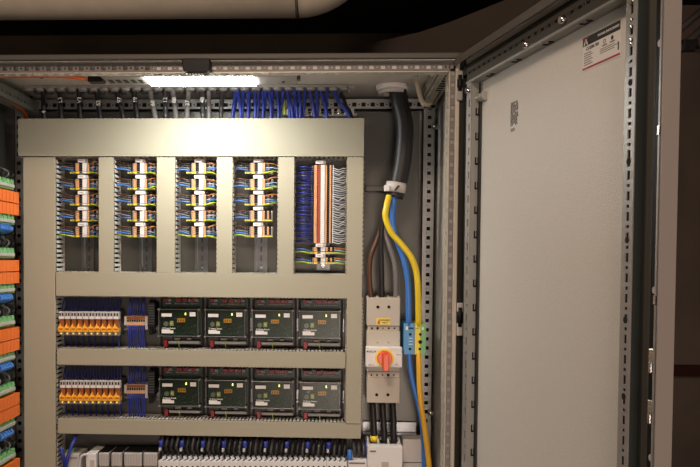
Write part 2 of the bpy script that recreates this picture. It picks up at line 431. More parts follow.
# top stiffener
LT = tB1-tA0
m = MB(); perf(m, D(tA0,.02,zi+.002), dd, Z3, -nn, LT, .030, .0018, p=.025, hu=.014, v0=.016, v1=.022, extra=(.005,.016,.022))
m.build('top_stiffener_face','stiffdark',dr)
dbox(MB(), tA0, tB1, .0175, .0225, zi-.001, zi+.003).build('top_stiffener_edge','stiff',dr)
dbox(MB(), tA0, tB0, .0, .0175, zi-.0018, zi).build('top_stiffener_underside','stiffside',dr)
for px,py in ((491,72.5),(517,58.5),(549,40.5),(587,19.5)):
    m = MB(); t,_ = dhit(px,py,.008); dbox(m, t-.012, t+.012, .004, .007, zi-.0035, zi-.0018); dbox(m, t-.012, t-.008, .004, .014, zi-.0035, zi-.0018); dbox(m, t+.008, t+.012, .004, .014, zi-.0035, zi-.0018)
    m.build('stiffener_clip','black',dr)
for px,py in ((526,45),(563,20)):
    t,z = dhit(px,py,.024); MB().cyl(D(t,.018,z), D(t,.030,z), .006, 12).build('stiffener_screw','silver',dr)
# far stiffener
wB = tB1-tB0; m = MB()
perf(m, D(tB0,.02,ZB+.05), Z3, dd, -nn, zi-ZB-.05+.05, wB, .0018, p=.0287, hu=.0125, v0=.38*wB, v1=.68*wB, extra=(.0045,.38*wB,.68*wB))
m.build('stiffener_face','stiff',dr)
dbox(MB(), tB1-.0018, tB1, 0, .0195, ZB+.05, zi+.05).build('stiffener_side','seal',dr)
dbox(MB(), tB0+.001, tB1-.002, .0170, .0176, ZB+.05, zi+.04).build('slot_shade_backing','black',dr)  # same black sheet, shade behind the far slots
for py in (6.5,84,162,240,320,397):
    z = dhit(625.3,py,.0205)[1]; t = tB0+.54*wB
    MB().cyl(D(t,.0195,z), D(t,.0206,z), .0048 if py > 10 else .003, 14).build('round_hole','hole',dr)
for py in (4,23,30,42.5,46):
    z = dhit(624,py,.022)[1]; MB().cyl(D(tB0+.5*wB,.018,z), D(tB0+.5*wB,.0225,z), .0028 if py > 5 else .005, 10).build('stiffener_screw','silver',dr)
for px,py in ((469,90.5),):
    t,z = dhit(px,py,.02); MB().cyl(D(t,.018,z), D(t,.027,z), .006, 12).build('stiffener_screw','silver',dr)
# earth stud
q = D(dt(476,.004,100),0.004,dhit(476,100,.004)[1]); e_ = at(487,101.5,q.y-.03)
m = MB(); m.cyl(q, q+nn*.004+dd*.03, .006, 12); m.cyl(q+dd*.03, q+dd*.05, .0095, 10)
m.build('earth_stud','stiff',dr)
# lock rod, hooks, buttons
tl = TE-.010
lr = dbox(MB(), tl, tl+.0035, .016, .0215, ZB+.1, ZT-.05).build('lock_rod','stiff',dr)
for py in (352,404):
    z = dhit(655,py,.02)[1]; m = MB()
    dbox(m, tl-.012, tl+.003, .014, .021, z-.016, z+.004); dbox(m, tl-.012, tl-.005, .014, .021, z-.030, z-.014); dbox(m, tl-.002, tl+.003, .016, .021, z-.05, z+.04)
    m.build('lock_hook','silver',dr,bevel=.002)
for py in (47,290,458):
    z = dhit(656,py,.01)[1]; MB().cyl(D(tl-.007,.008,z), D(tl-.007,.017,z), .0050, 16).build('rod_guide','lgrey',dr)
for py in (131,300): z = dhit(656,py,.02)[1]; dbox(MB(), tl-.001, tl+.004, .0205, .0225, z-.006, z+.006).build('rod_clamp','silver',dr)
# rating sticker
ts0, zs0 = dhit(583.5,39,0); ts1, _ = dhit(621,23,0); zsb = dhit(584,70.5,0)[1]
W_ = ts1-ts0; hz = zs0-zsb
stk = dbox(MB(), ts0, ts1, .0, .0006, zsb-.002, zs0).build('rating_sticker','paper',dr)
dbox(MB(), ts0, ts1, .0006, .0009, zs0-.27*hz, zs0).build('black_banner','ink',stk)
dbox(MB(), ts0, ts1, .0006, .0009, zsb, zsb+.055*hz).build('red_line','stickerred',stk)
rotd = Matrix((( dd.x, Z3.x, nn.x, 0),(dd.y, Z3.y, nn.y, 0),(dd.z, Z3.z, nn.z, 0),(0,0,0,1)))
def dpoly(mb, pts): mb.prism([D(t,.001,z) for t,z in pts], nn*.0003)
cx, cz = ts0+.09*W_, zs0-.135*hz; u_ = .11*hz; v_ = .06*W_
m2 = MB(); dpoly(m2, [(cx-v_,cz+u_),(cx-v_*.4,cz+u_),(cx-v_*.05,cz),(cx-v_*.4,cz)]); dpoly(m2, [(cx+v_,cz+u_),(cx+v_*.4,cz+u_),(cx+v_*.05,cz),(cx+v_*.4,cz)])
m2.build('logo_top','stickerred',stk)
m2 = MB(); dpoly(m2, [(cx-v_,cz-u_),(cx-v_*.5,cz-u_),(cx,cz+u_*.7),(cx-v_*.2,cz+u_*.7)]); dpoly(m2, [(cx+v_,cz-u_),(cx+v_*.5,cz-u_),(cx-v_*.1,cz+u_*.7),(cx+v_*.2,cz+u_*.7)])
m2.build('logo_foot','paper',stk)
text('banner_text','POWER ENCLOSURES', .095*hz, 'paper', stk, D(ts0+W_*.70,.0011,zs0-.135*hz), rotd, 1.25)
text('model_number','CS 8286 300', .135*hz, 'ink', stk, D(ts0+W_*.27,.0008,zs0-.38*hz), rotd, 1.05)
for q_,(fx,fz) in enumerate(((.60,.40),(.80,.40))):
    MB().ring(D(ts0+W_*fx,.0007,zs0-fz*hz), D(ts0+W_*fx,.0010,zs0-fz*hz), .065*hz, .045*hz if q_ == 0 else .01*hz, 20).build('approval_mark','ink',stk)
m = MB()
for k in range(6): dbox(m, ts0+.04*W_, ts0+W_*(.28 if k % 2 else .24), .0006, .0008, zs0-(.52+.07*k)*hz, zs0-(.495+.07*k)*hz)
for k in range(3): dbox(m, ts0+W_*.48, ts0+W_*(.93 if k % 2 else .86), .0006, .0008, zs0-(.60+.06*k)*hz, zs0-(.58+.06*k)*hz)
for fx in (.60,.80): dbox(m, ts0+W_*(fx-.06), ts0+W_*(fx+.06), .0006,.0008, zs0-.53*hz, zs0-.49*hz)
m.build('print_lines','greyink',stk)
dbox(MB(), ts0+W_*.94, ts0+W_*.97, .0006, .0008, zs0-.84*hz, zs0-.60*hz).build('side_bar','ink',stk)
# printed stamp on the skin: rows of tiny characters
t0_,z0_ = dhit(511,103,0); t1_,_ = dhit(518.5,100,0); z1_ = dhit(511,126,0)[1]
m = MB(); rows = 15
for r_ in range(rows):
    z = z0_-(z0_-z1_)*r_/rows; t = t0_
    while t < t1_-.004:
        w_ = random.uniform(.003,.006)
        w_ = min(w_, t1_-t)
        if random.random() < .9: dbox(m, t, t+w_, .0001, .0003, z-.0038, z)
        t += w_+.0022
z = dhit(511,129,0)[1]
for k in range(3): dbox(m, t0_+.002+.006*k, t0_+.006+.006*k, .0001, .0003, z-.006, z)
m.build('ink_stamp','greyink',dr)
# hinges
for (y0,y1) in ((303,336),(70,100)):
    h = thing('hinge', at(459,(y0+y1)/2,1.815)); h.parent = dr; h.location = at(459,(y0+y1)/2,1.815)-org(dr)
    m = MB(); a, b = at(457.5,y0,1.81), at(463,y1,1.81)
    m.box(a.x,b.x,1.812,1.83,b.z,b.z+.028); m.box(a.x,b.x,1.812,1.83,a.z-.02,a.z); m.build('hinge_leaf','stiffside' if y0 < 200 else 'lgrey',h,bevel=.002)
    MB().cyl(((a.x+b.x)/2,1.816,b.z+.02),((a.x+b.x)/2,1.816,a.z-.01),.006,14).build('hinge_pin','black',h)
# ------------------------------------------------------------------ cable ducts
YD = 2.15
def ducts(x0, y0, x1, y1, label, vert, sides=(1,1), pitch=.0125, seams=(), ext=None):
    a, b_, c, d = at(x0,(y0+y1)/2,YD), at(x1,(y0+y1)/2,YD), at((x0+x1)/2,y0,YD), at((x0+x1)/2,y1,YD)
    X0, X1, Z1, Z0 = a.x, b_.x, c.z, d.z
    if ext is not None: Z0 = ext
    t = thing('cable_duct', (X0,YP,Z0), label, 'cable duct', 'slotted wiring ducts on the mounting plate')
    m = MB(); m.box(X0,X1,YD,YD+.002,Z0,Z1)
    if vert: m.box(X0,X0+.0015,YD+.002,YD+.009,Z0,Z1); m.box(X1-.0015,X1,YD+.002,YD+.009,Z0,Z1)
    else: m.box(X0,X1,YD+.002,YD+.009,Z0,Z0+.0015); m.box(X0,X1,YD+.002,YD+.009,Z1-.0015,Z1)
    m.build('cover','duct',t,bevel=.0006)
    f = MB(); f.box(X0+.002,X1-.002,YP-.002,YP-.0002,Z0+.001,Z1-.001)
    if vert:
        for s, xx in ((0,X0),(1,X1)):
            if not sides[s]: continue
            xa_, xb_ = (xx-.0016,xx+.0004) if s == 0 else (xx-.0004,xx+.0016)
            xa_ += .0020*(1 if s == 0 else -1)*0
            f.box(xa_,xb_,YP-.016,YP-.002,Z0,Z1)
            z = Z0+.004
            while z < Z1-.006:
                f.box(xa_,xb_,YD+.0095,YP-.016,z,z+pitch*.56); f.box(xa_-.0006,xb_+.0006,YD+.0095,YD+.014,z-.0008,z+pitch*.56+.0008); z += pitch
    else:
        for s, zz_ in ((0,Z0),(1,Z1)):
            if not sides[s]: continue
            za_, zb_ = (zz_-.0016,zz_+.0004) if s == 0 else (zz_-.0004,zz_+.0016)
            f.box(X0,X1,YP-.016,YP-.002,za_,zb_)
            x = X0+.004
            while x < X1-.006:
                f.box(x,x+pitch*.56,YD+.0095,YP-.016,za_,zb_); f.box(x-.0008,x+pitch*.56+.0008,YD+.0095,YD+.014,za_-.0006,zb_+.0006); x += pitch
    f.build('slotted_body','fin',t)
    m = MB()
    for k in range(3):
        for j in range(2):
            yy = YD+.022+.032*j
            if vert: xx = X0+(X1-X0)*(k+.5)/3; m.tube([(xx,yy,Z0+.003),(xx,yy,Z1-.003)], min(.0155,(X1-X0)/6.6), 8)
            else: zz_ = Z0+(Z1-Z0)*(k+.5)/3; m.tube([(X0+.003,yy,zz_),(X1-.003,yy,zz_)], min(.0155,(Z1-Z0)/6.6), 8)
    tag(m.build('bundled_wiring','wbundle',t),kind='stuff')
    return X0, X1, Z0, Z1
ducts(18,118.5,364,156.3,'long wide grey cable duct across the top of the cabinet above the terminal strips',False)
ducts(23.8,157.2,55.2,467,'tall wide grey cable duct running down the left edge of the layout',True,ext=.55)
ducts(98.7,157.2,113.3,272.4,'short upright grey duct between first and second terminal strips from the left',True)
ducts(156.7,157.2,174.8,272.8,'short upright grey duct between second and third terminal strips from the left',True)
ducts(216.8,157.2,232.4,273.4,'short upright grey duct between third and fourth terminal strips from the left',True)
ducts(278,157.2,294,274,'short upright grey duct just left of the dense blue and white wired strip',True)
ducts(346.8,157.2,363,275,'short upright grey duct right of the dense blue and white wired strip',True)
ducts(56,273.2,362,297.2,'long horizontal grey duct between terminal strips and upper controller row',False,pitch=.0098)
ducts(346.2,298,361.8,424.5,'upright grey duct closing the right end of both controller rows',True,pitch=.0098)
ducts(57,350.6,345.6,366.5,'horizontal grey duct between upper and lower controller rows',False,pitch=.0098)
ducts(58,421,361,436,'horizontal grey duct below the lower controller row, above the white modules',False,pitch=.0098)
# ------------------------------------------------------------------ DIN rails
def vrail(xc, y0, y1, label):
    c = at(xc,(y0+y1)/2,2.2225); Z1, Z0 = at(xc,y0,2.2225).z, at(xc,y1,2.2225).z
    t = thing('mounting_rail', (c.x,YP,Z0), label, 'rail', 'upright mounting rails')
    m = MB(); m.box(c.x-.0175,c.x-.0125,2.2155,2.217,Z0,Z1); m.box(c.x+.0125,c.x+.0175,2.2155,2.217,Z0,Z1)
    m.box(c.x-.0135,c.x-.012,2.217,2.2285,Z0,Z1); m.box(c.x+.012,c.x+.0135,2.217,2.2285,Z0,Z1)
    perf(m,(c.x-.012,2.2275,Z0),Z3,X3,Y3,Z1-Z0,.024,.001,.025,.015,.0095,.0145)
    m.build('rail_profile','din',t)
    s = MB(); s.cyl((c.x,2.2235,Z0+.012),(c.x,2.227,Z0+.012),.005,12); s.build('rail_screw','silver',t)
    return c.x
def hrail(x0, x1, y, label, Y=2.2225):
    a, b = at(x0,y,Y), at(x1,y,Y); z = (a.z+b.z)/2
    t = thing('mounting_rail', (a.x,YP,z-.0175), label, 'rail', 'level mounting rails')
    m = MB(); m.box(a.x,b.x,Y-.007,Y-.0055,z-.0175,z-.0125); m.box(a.x,b.x,Y-.007,Y-.0055,z+.0125,z+.0175)
    m.box(a.x,b.x,Y-.0055,Y+.0055,z-.0135,z-.012); m.box(a.x,b.x,Y-.0055,Y+.0055,z+.012,z+.0135); m.box(a.x,b.x,Y+.0045,Y+.0055,z-.012,z+.012)
    m.build('rail_profile','din',t); return z
# ------------------------------------------------------------------ rail terminals
YT = 2.172
def terminal(kind):
    h = .0056 if kind == 'n' else .0058 if kind == 'pe' else .0054
    t = thing('rail_terminal', (0,0,0), None, None)
    body = 'termbody'
    m = MB(); L, Rr = (-.041, .034) if kind != 's' else (-.030, .028)
    # stepped profile
    m.prism([(L,.010,-h/2),(L+.012,.006,-h/2),(-.026 if kind != 's' else -.024,.0,-h/2),(.022,.0,-h/2),(Rr-.006,.006,-h/2),(Rr,.010,-h/2),(Rr,.030,-h/2),(.018,.045,-h/2),(-.018,.045,-h/2),(L,.030,-h/2)], (0,0,h*.94))
    m.build('housing', body, t)
    def bits(name, mt, xs, y0=-.0012, hh=.62, dy=.002):
        for a, b in xs:
            MB().box(a,b,y0,y0+dy,-h*hh/2,h*hh/2).build(name, mt, t)
    if kind == 'n':
        bits('release_lever','termor',[(-.0235,-.0155),(.007,.0125)],hh=.78); bits('lever_small','termor',[(.0195,.0240)],y0=-.0012,hh=.74)
        bits('wire_port','hole',[(-.0148,-.0060),(.0130,.0190),(.0245,.0295)],y0=-.0008 if 0 else -.0010,hh=.8,dy=.010)
        bits('wire_port','hole',[(-.0375,-.0345),(-.0315,-.0285)],y0=.0035,hh=.75,dy=.006)
        bits('marker','white',[(-.0055,.0055)],y0=-.0030,hh=.98,dy=.004); bits('end_face','lgrey',[(.0300,.0325)],y0=.0045,hh=.98,dy=.006)
    elif kind == 'pe':
        bits('release_lever','yellow',[(-.0235,-.0150),(.007,.0125)],hh=.9)
        bits('yellow_face','lime',[(-.0410,-.0245)],y0=.0030,hh=.7,dy=.008); bits('green_face','lime',[(.0135,.0330)],y0=-.0002,hh=.55,dy=.010)
        bits('wire_port','hole',[(-.0130,-.0080)],hh=.4)
        bits('wire_port','hole',[(-.0365,-.0345),(-.0305,-.0285)],y0=.0024,hh=.35,dy=.006)
        bits('marker','white',[(-.0055,.0055)],y0=-.0030,hh=.8,dy=.004)
    else:
        bits('release_lever','termor',[(-.0225,-.0150)],hh=.9); bits('bridge','redbr',[(-.0125,-.0062)],hh=1.0)
        bits('release_lever','termor',[(.0060,.0110),(.0180,.0222)],hh=.9)
        bits('wire_port','hole',[(-.0147,-.0128),(.0114,.0175),(-.0242,-.0228)],hh=.8)
        bits('marker','white',[(-.0052,.0052)],y0=-.0030,hh=.98,dy=.004)
    return t
def endstop():
    t = thing('end_bracket', (0,0,0)); 
    MB().box(-.009,.009,-.002,.043,-.0048,.0048).build('bracket_body','lgrey',t,bevel=.0006)
    MB().box(-.0175,.0020,-.0060,-.002,-.0044,.0044).build('marker_plate','white',t)
    MB().box(-.0130,-.0030,-.0063,-.0060,-.0004,.0004).build('marker_print','greyink',t)
    return t
proto = {'n':terminal('n'),'pe':terminal('pe'),'s':terminal('s'),'b':endstop()}
used = {k:False for k in proto}
def place(k, x, z, label, cat, group, Y=YT):
    o = copy_tree(proto[k]) if used[k] else proto[k]; used[k] = True
    o.location = (x, Y, z); return tag(o, label, cat, group)
ORD = ['first','second','third','fourth','fifth']
tops = {0:(161,171.6), 1:(160.5,171.3), 2:(161.5,172.5), 3:(160.5,172)}
strips = [(84.8,0),(142.3,1),(201.2,2),(260.0,3)]
stripname = ['leftmost','second','third','fourth']
railx = [88.5,146.2,202,261.3]
WC = 0
def zat(x, y, Y=YT): return at(x,y,Y).z
for (xc, si) in strips:
    sn = stripname[si]
    vrail(railx[si], 158.5, 272, f'steel mounting rail with round hole below the {sn} terminal strip')
    X = at(xc,200,YT).x
    xl, xr = [(57,98.5),(114,156.5),(175.5,216.5),(233,278)][si]
    for g in range(5):
        yb = 160.8+15.85*g + (0 if g == 0 else .2)
        cl = f'{ORD[g]} cluster down of the {sn} terminal strip'
        place('b', X+.0002, zat(xc,yb), f'white end bracket heading the {cl}', 'end bracket', 'end brackets on the terminal strips')
        ys = [yb+3.05+2.12*k for k in range(4)]; ype = ys[-1]+2.35
        for k,y in enumerate(ys):
            place('n', X, zat(xc,y), f'beige terminal with orange levers in {cl}', 'terminal', f'beige terminals, {cl}')
        place('pe', X, zat(xc,ype), f'yellow green earth terminal ending {cl}', 'terminal', 'earth terminals on the terminal strips')
        # wires left and right
        for k, (y, lm, rm) in enumerate(zip(ys+[ype], ('wbrown','wdgrey','wgrey','wlblue',None), ('wlbrown','wdgrey','wpale','wlblue','wlime'))):
            cname = {'wbrown':'brown','wdgrey':'dark grey','wgrey':'grey','wlblue':'light blue','wlbrown':'brown','wpale':'pale grey blue','wlime':'green and yellow'}
            Xl = at(xl,y,2.185).x-.004; Xr = at(xr,y,2.185).x+.004; z = zat(xc,y)
            # left wires
            if lm or g == 4:
                l2 = lm or 'wlime'; dzz = random.uniform(-.004,.004)+(.001 if lm != 'wlblue' else 0); xs = X-.035
                if not lm: dzz = .001
                wire('control_wire', [(xs+.008,YT+.010,z),(xs,YT+.004,z),((xs+Xl)/2,YT+.004+random.uniform(-.006,.002),z+.003+dzz*.5),(Xl,2.188,z+dzz)],
                     .0021 if lm == 'wlblue' else .0016, l2, f'{cname[l2]} wire on the left of {cl}', 'wire', 'wires left of the terminal strips', seg=3)
            if si == 3 and g >= 3: continue
            xs = X+.014; dzz = random.uniform(-.006,.006)
            wire('control_wire', [(xs-.001,YT+.004,z),(xs+.006,YT-.005,z+.0006),((xs+Xr)/2+.004,YT+random.uniform(-.006,.004),z+.002+dzz*.8),(Xr,2.188,z+dzz)],
                 .0019 if rm in ('wlblue','wlime') else .0017, rm, f'{cname[rm]} wire on the right of {cl}', 'wire', 'wires right of the terminal strips', seg=3)
        if si == 3 and g >= 3:
            pass
# the dense fifth strip
xc = 322.6; X = at(xc,200,YT).x
vrail(323.5, 158.5, 270, 'steel mounting rail below the dense blue and white wired terminal strip')
place('b', X-.0015, zat(xc,162.3), 'end bracket with pale marker topping the dense fifth terminal strip', 'end bracket', 'end brackets on the terminal strips')
NS = 36
for k in range(NS):
    y = 166+ (242-166)*k/(NS-1); z = zat(xc,y)
    place('s', X, z, 'tightly stacked tan and red brown terminal of the dense fifth strip', 'terminal', 'dense terminals on the fifth strip')
    xL, xR = at(294.5,y,2.188).x-.003, at(346.5,y,2.188).x+.003
    if k >= 1:
        j = random.uniform(-.006,.006)
        wire('control_wire', [(X-.026,YT+.006,z),(X-.032,YT,z),(X-.05,YT-.004+random.uniform(-.006,.004),z+.002+j*.3),(xL,2.188,z+j)], .0016, 'wblue' if k % 2 else 'wdblue', 'blue wire fanning out left of the dense fifth strip', 'wire', 'blue wires of the dense strip', seg=3)
        j = random.choice((-1,1))*random.uniform(.001,.006)
        wire('control_wire', [(X+.024,YT+.006,z),(X+.029,YT+.001,z),(X+.042,YT-.002,z-.004+j*.3),(X+.054,YT+.004,z-.001-j*.5),(xR,2.188,z+j)], .0011, 'wwhite' if k % 4 else 'wpale', 'thin white wavy wire right of the dense fifth strip', 'wire', 'white wires of the dense strip', seg=3)
m = MB(); za_, zb_ = zat(xc,243.2), zat(xc,164.8); m.box(X+.0265,X+.0285,YT+.0005,YT+.012,za_,zb_); o = m.build('marking_strip','wwhite',origin=Vector((X+.027,YT,za_)))
tag(o,'narrow white strip along the right edge of the dense fifth strip','strip')
for g,(yb,yts,ype) in enumerate(((245.2,(248.2,250.3),252.9),(255.6,(258.6,260.6),263.0))):
    nm = ('upper','lower')[g]
    place('b', X, zat(xc,yb), f'large white end bracket above the {nm} small cluster under the dense strip', 'end bracket', 'end brackets on the terminal strips')
    for y in yts: place('n', X+.002, zat(xc,y), f'beige terminal in the {nm} small cluster under the dense strip', 'terminal', f'terminals of the {nm} small cluster')
    place('pe', X+.002, zat(xc,ype), f'yellow earth terminal in the {nm} small cluster under the dense strip', 'terminal', 'earth terminals on the terminal strips')
    for y, lm, rm in zip(yts+(ype,), ('wdgrey','wlblue','wlime'), ('wlbrown','wpale','wlime')):
        z = zat(xc,y); xL, xR = at(294.5,y,2.188).x-.003, at(346.5,y,2.188).x+.003
        cn = {'wdgrey':'dark grey','wlblue':'light blue','wlime':'green yellow','wlbrown':'brown','wpale':'pale grey'}
        wire('control_wire',[(X-.03,YT+.008,z),(X-.036,YT+.003,z),(X-.055,YT,z+.003),(xL,2.188,z+.001)],.0019,lm,f'{cn[lm]} wire left of the {nm} small cluster under the dense strip','wire','wires of the small clusters',seg=3)
        wire('control_wire',[(X+.03,YT+.008,z),(X+.036,YT+.003,z),(X+.05,YT,z-.001),(xR,2.188,z-.004)],.0019,rm,f'{cn[rm]} wire right of the {nm} small cluster under the dense strip','wire','wires of the small clusters',seg=3)
# ------------------------------------------------------------------ relay rows
def relay():
    t = thing('plug_in_relay', (0,0,0)); w = .0152
    px = .00265
    def z(y): return (322-y)*px
    MB().box(-w/2,w/2,.006,.058,z(335),z(310.8)).build('socket','dgrey',t)
    h = MB().box(-w/2,w/2,-.012,.006,z(318.6),z(311)).build('terminal_head','lgrey',t,bevel=.0006)
    for s in (-1,1): MB().box(s*.0036-.0020,s*.0036+.0020,-.0124,-.012,z(315.2),z(312.4)).build('wire_hole','hole',h)
    MB().box(-w/2+.001,w/2-.001,-.0128,-.012,z(318.2),z(315.8)).build('marker','white',h)
    MB().box(-w/2+.0014,w/2-.0014,-.010,.006,z(328),z(318.8)).build('relay_case','brownclear',t,bevel=.0006)
    l = MB(); l.prism([(-w/2-.003,-.014,z(327.8)),(-w/2+.006,-.014,z(327.8)),(-w/2+.0055,-.010,z(322.4)),(-w/2+.0025,-.010,z(324))],(0,.010,0))
    l.box(-w/2,w/2,-.016,.006,z(331.3),z(327)); l.prism([(-w/2+.006,-.015,z(327.5)),(w/2-.002,-.015,z(327.5)),(-w/2+.007,-.012,z(325.2))],(0,.006,0))
    lv = l.build('retaining_lever','lever',t)
    MB().box(-.0045,.0045,-.0164,-.016,z(329),z(327.9)).build('lever_slot','redbr',lv)
    MB().box(-w/2+.0005,w/2-.0005,-.010,.006,z(335),z(331.4)).build('lower_head','grey',t)
    MB().cyl((-.001,-.0115,z(333)),(-.001,-.010,z(333)),.0021,10).build('indicator','amberled',t)
    return t
rp = relay(); first = True
for row,(dy,nm) in enumerate(((0,'upper'),(68.4,'lower'))):
    hrail(58,150,323+dy*1.0,f'level mounting rail behind the {nm} row of orange levered relays')
    for k in range(10):
        px = 62.9+6.03*k + (1.2 if row else 0); y = 322.2+dy+.03*k
        p = at(px,y,2.165); o = rp if first else copy_tree(rp); first = False
        o.location = (p.x,2.165,p.z)
        tag(o, f'orange levered relay, ' + ('leftmost' if k == 0 else 'rightmost' if k == 9 else f'{["","second","third","fourth","fifth","sixth","seventh","eighth","ninth"][k]} from the left') + f' in the {nm} relay row', 'relay', 'orange levered relays')
        ztop_ = at(px,300+dy-2,2.19).z; zb2 = at(px,349+dy,2.19).z
        for s in (-.0035,.0035):
            wire('control_wire',[(p.x+s,2.172,p.z+.028),(p.x+s,2.172,p.z+.036),(p.x+s*1.2,2.182,p.z+.05),(p.x+s,2.19,ztop_)],.0017,'wdblue',f'dark blue wire rising from the {nm} relay row into the duct','wire',f'wires above the {nm} relay row',seg=2)
        wire('control_wire',[(p.x+.002,2.176,p.z-.033),(p.x+.002,2.174,p.z-.042),(p.x,2.182,p.z-.056),(p.x,2.19,zb2)],.0019,'wdblue' if k < 9 else 'wblue',f'dark blue wire dropping from the {nm} relay row into the duct','wire',f'wires below the {nm} relay row',seg=2)
    # small terminal bank right of the relays
    def slim():
        t = thing('slim_terminal',(0,0,0)); w=.0060
        MB().box(-w/2,w/2*.9,.0,.05,-.0125,.0125).build('housing','beige',t)
        MB().box(-w/2,w/2*.9,-.001,.0,.004,.0115).build('upper_lever','brownclear',t)
        MB().box(-w/2*.8,w/2*.6,-.0012,.0,-.003,.003).build('wire_port','hole',t)
        MB().box(-w/2,w/2*.9,-.001,.0,-.012,-.0055).build('lower_lever','termor',t)
        return t
    if row == 0: sp = slim(); sfirst = True
    yc = 321+dy-.4
    for k in range(8):
        p = at(128.2+2.28*k,yc,2.175); o = sp if sfirst else copy_tree(sp); sfirst = False
        o.location = (p.x,2.175,p.z); tag(o,f'slim brown and tan terminal in the small bank right of the {nm} relays','terminal',f'slim terminals beside the {nm} relays')
        zt_ = at(130,298+dy,2.19).z; zb_ = at(130,350+dy,2.19).z; j = random.uniform(-.002,.002)
        wire('control_wire',[(p.x,2.180,p.z+.010),(p.x,2.176,p.z+.020),(p.x+j,2.178,p.z+.035),(p.x+j,2.19,zt_)],.0016,'wblue',f'blue wire above the small terminal bank right of the {nm} relays','wire',f'blue wires above the small bank, {nm} row',seg=3)
        wire('control_wire',[(p.x,2.180,p.z-.010),(p.x,2.172,p.z-.018),(p.x+j,2.176,p.z-.045),(p.x-j,2.19,zb_)],.0018,'wblue',f'blue wire below the small terminal bank right of the {nm} relays','wire',f'blue wires below the small bank, {nm} row',seg=3)
    for s,x_ in ((0,125.4),(1,146.4)):
        m = MB(); m.bp(x_-1.2,yc-4.3,x_+1.2,yc+(4.5 if s == 0 else 9),2.172,2.222); o = m.build('bank_end_bracket','beige' if s == 0 else 'lgrey',origin=at(x_,yc,2.222),bevel=.0006)
        tag(o,f'{"tan" if s == 0 else "pale grey"} end bracket {"left" if s == 0 else "right"} of the small bank in the {nm} relay row','end bracket')
    t = thing('power_module', at(151,320+dy,2.222), f'narrow black device left of the first {nm} controller','module')
    m = MB(); m.bp(148,303+dy,154.5,327+dy,2.16,2.222); m.bp(149,327+dy,152.5,335+dy,2.168,2.222); m.build('housing','black',t,bevel=.001)
    m = MB()
    for k in range(8): m.bp(148.3,305+dy+2.6*k,154.2,306+dy+2.6*k,2.1585,2.16)
    m.build('cooling_rib','dgrey',t)
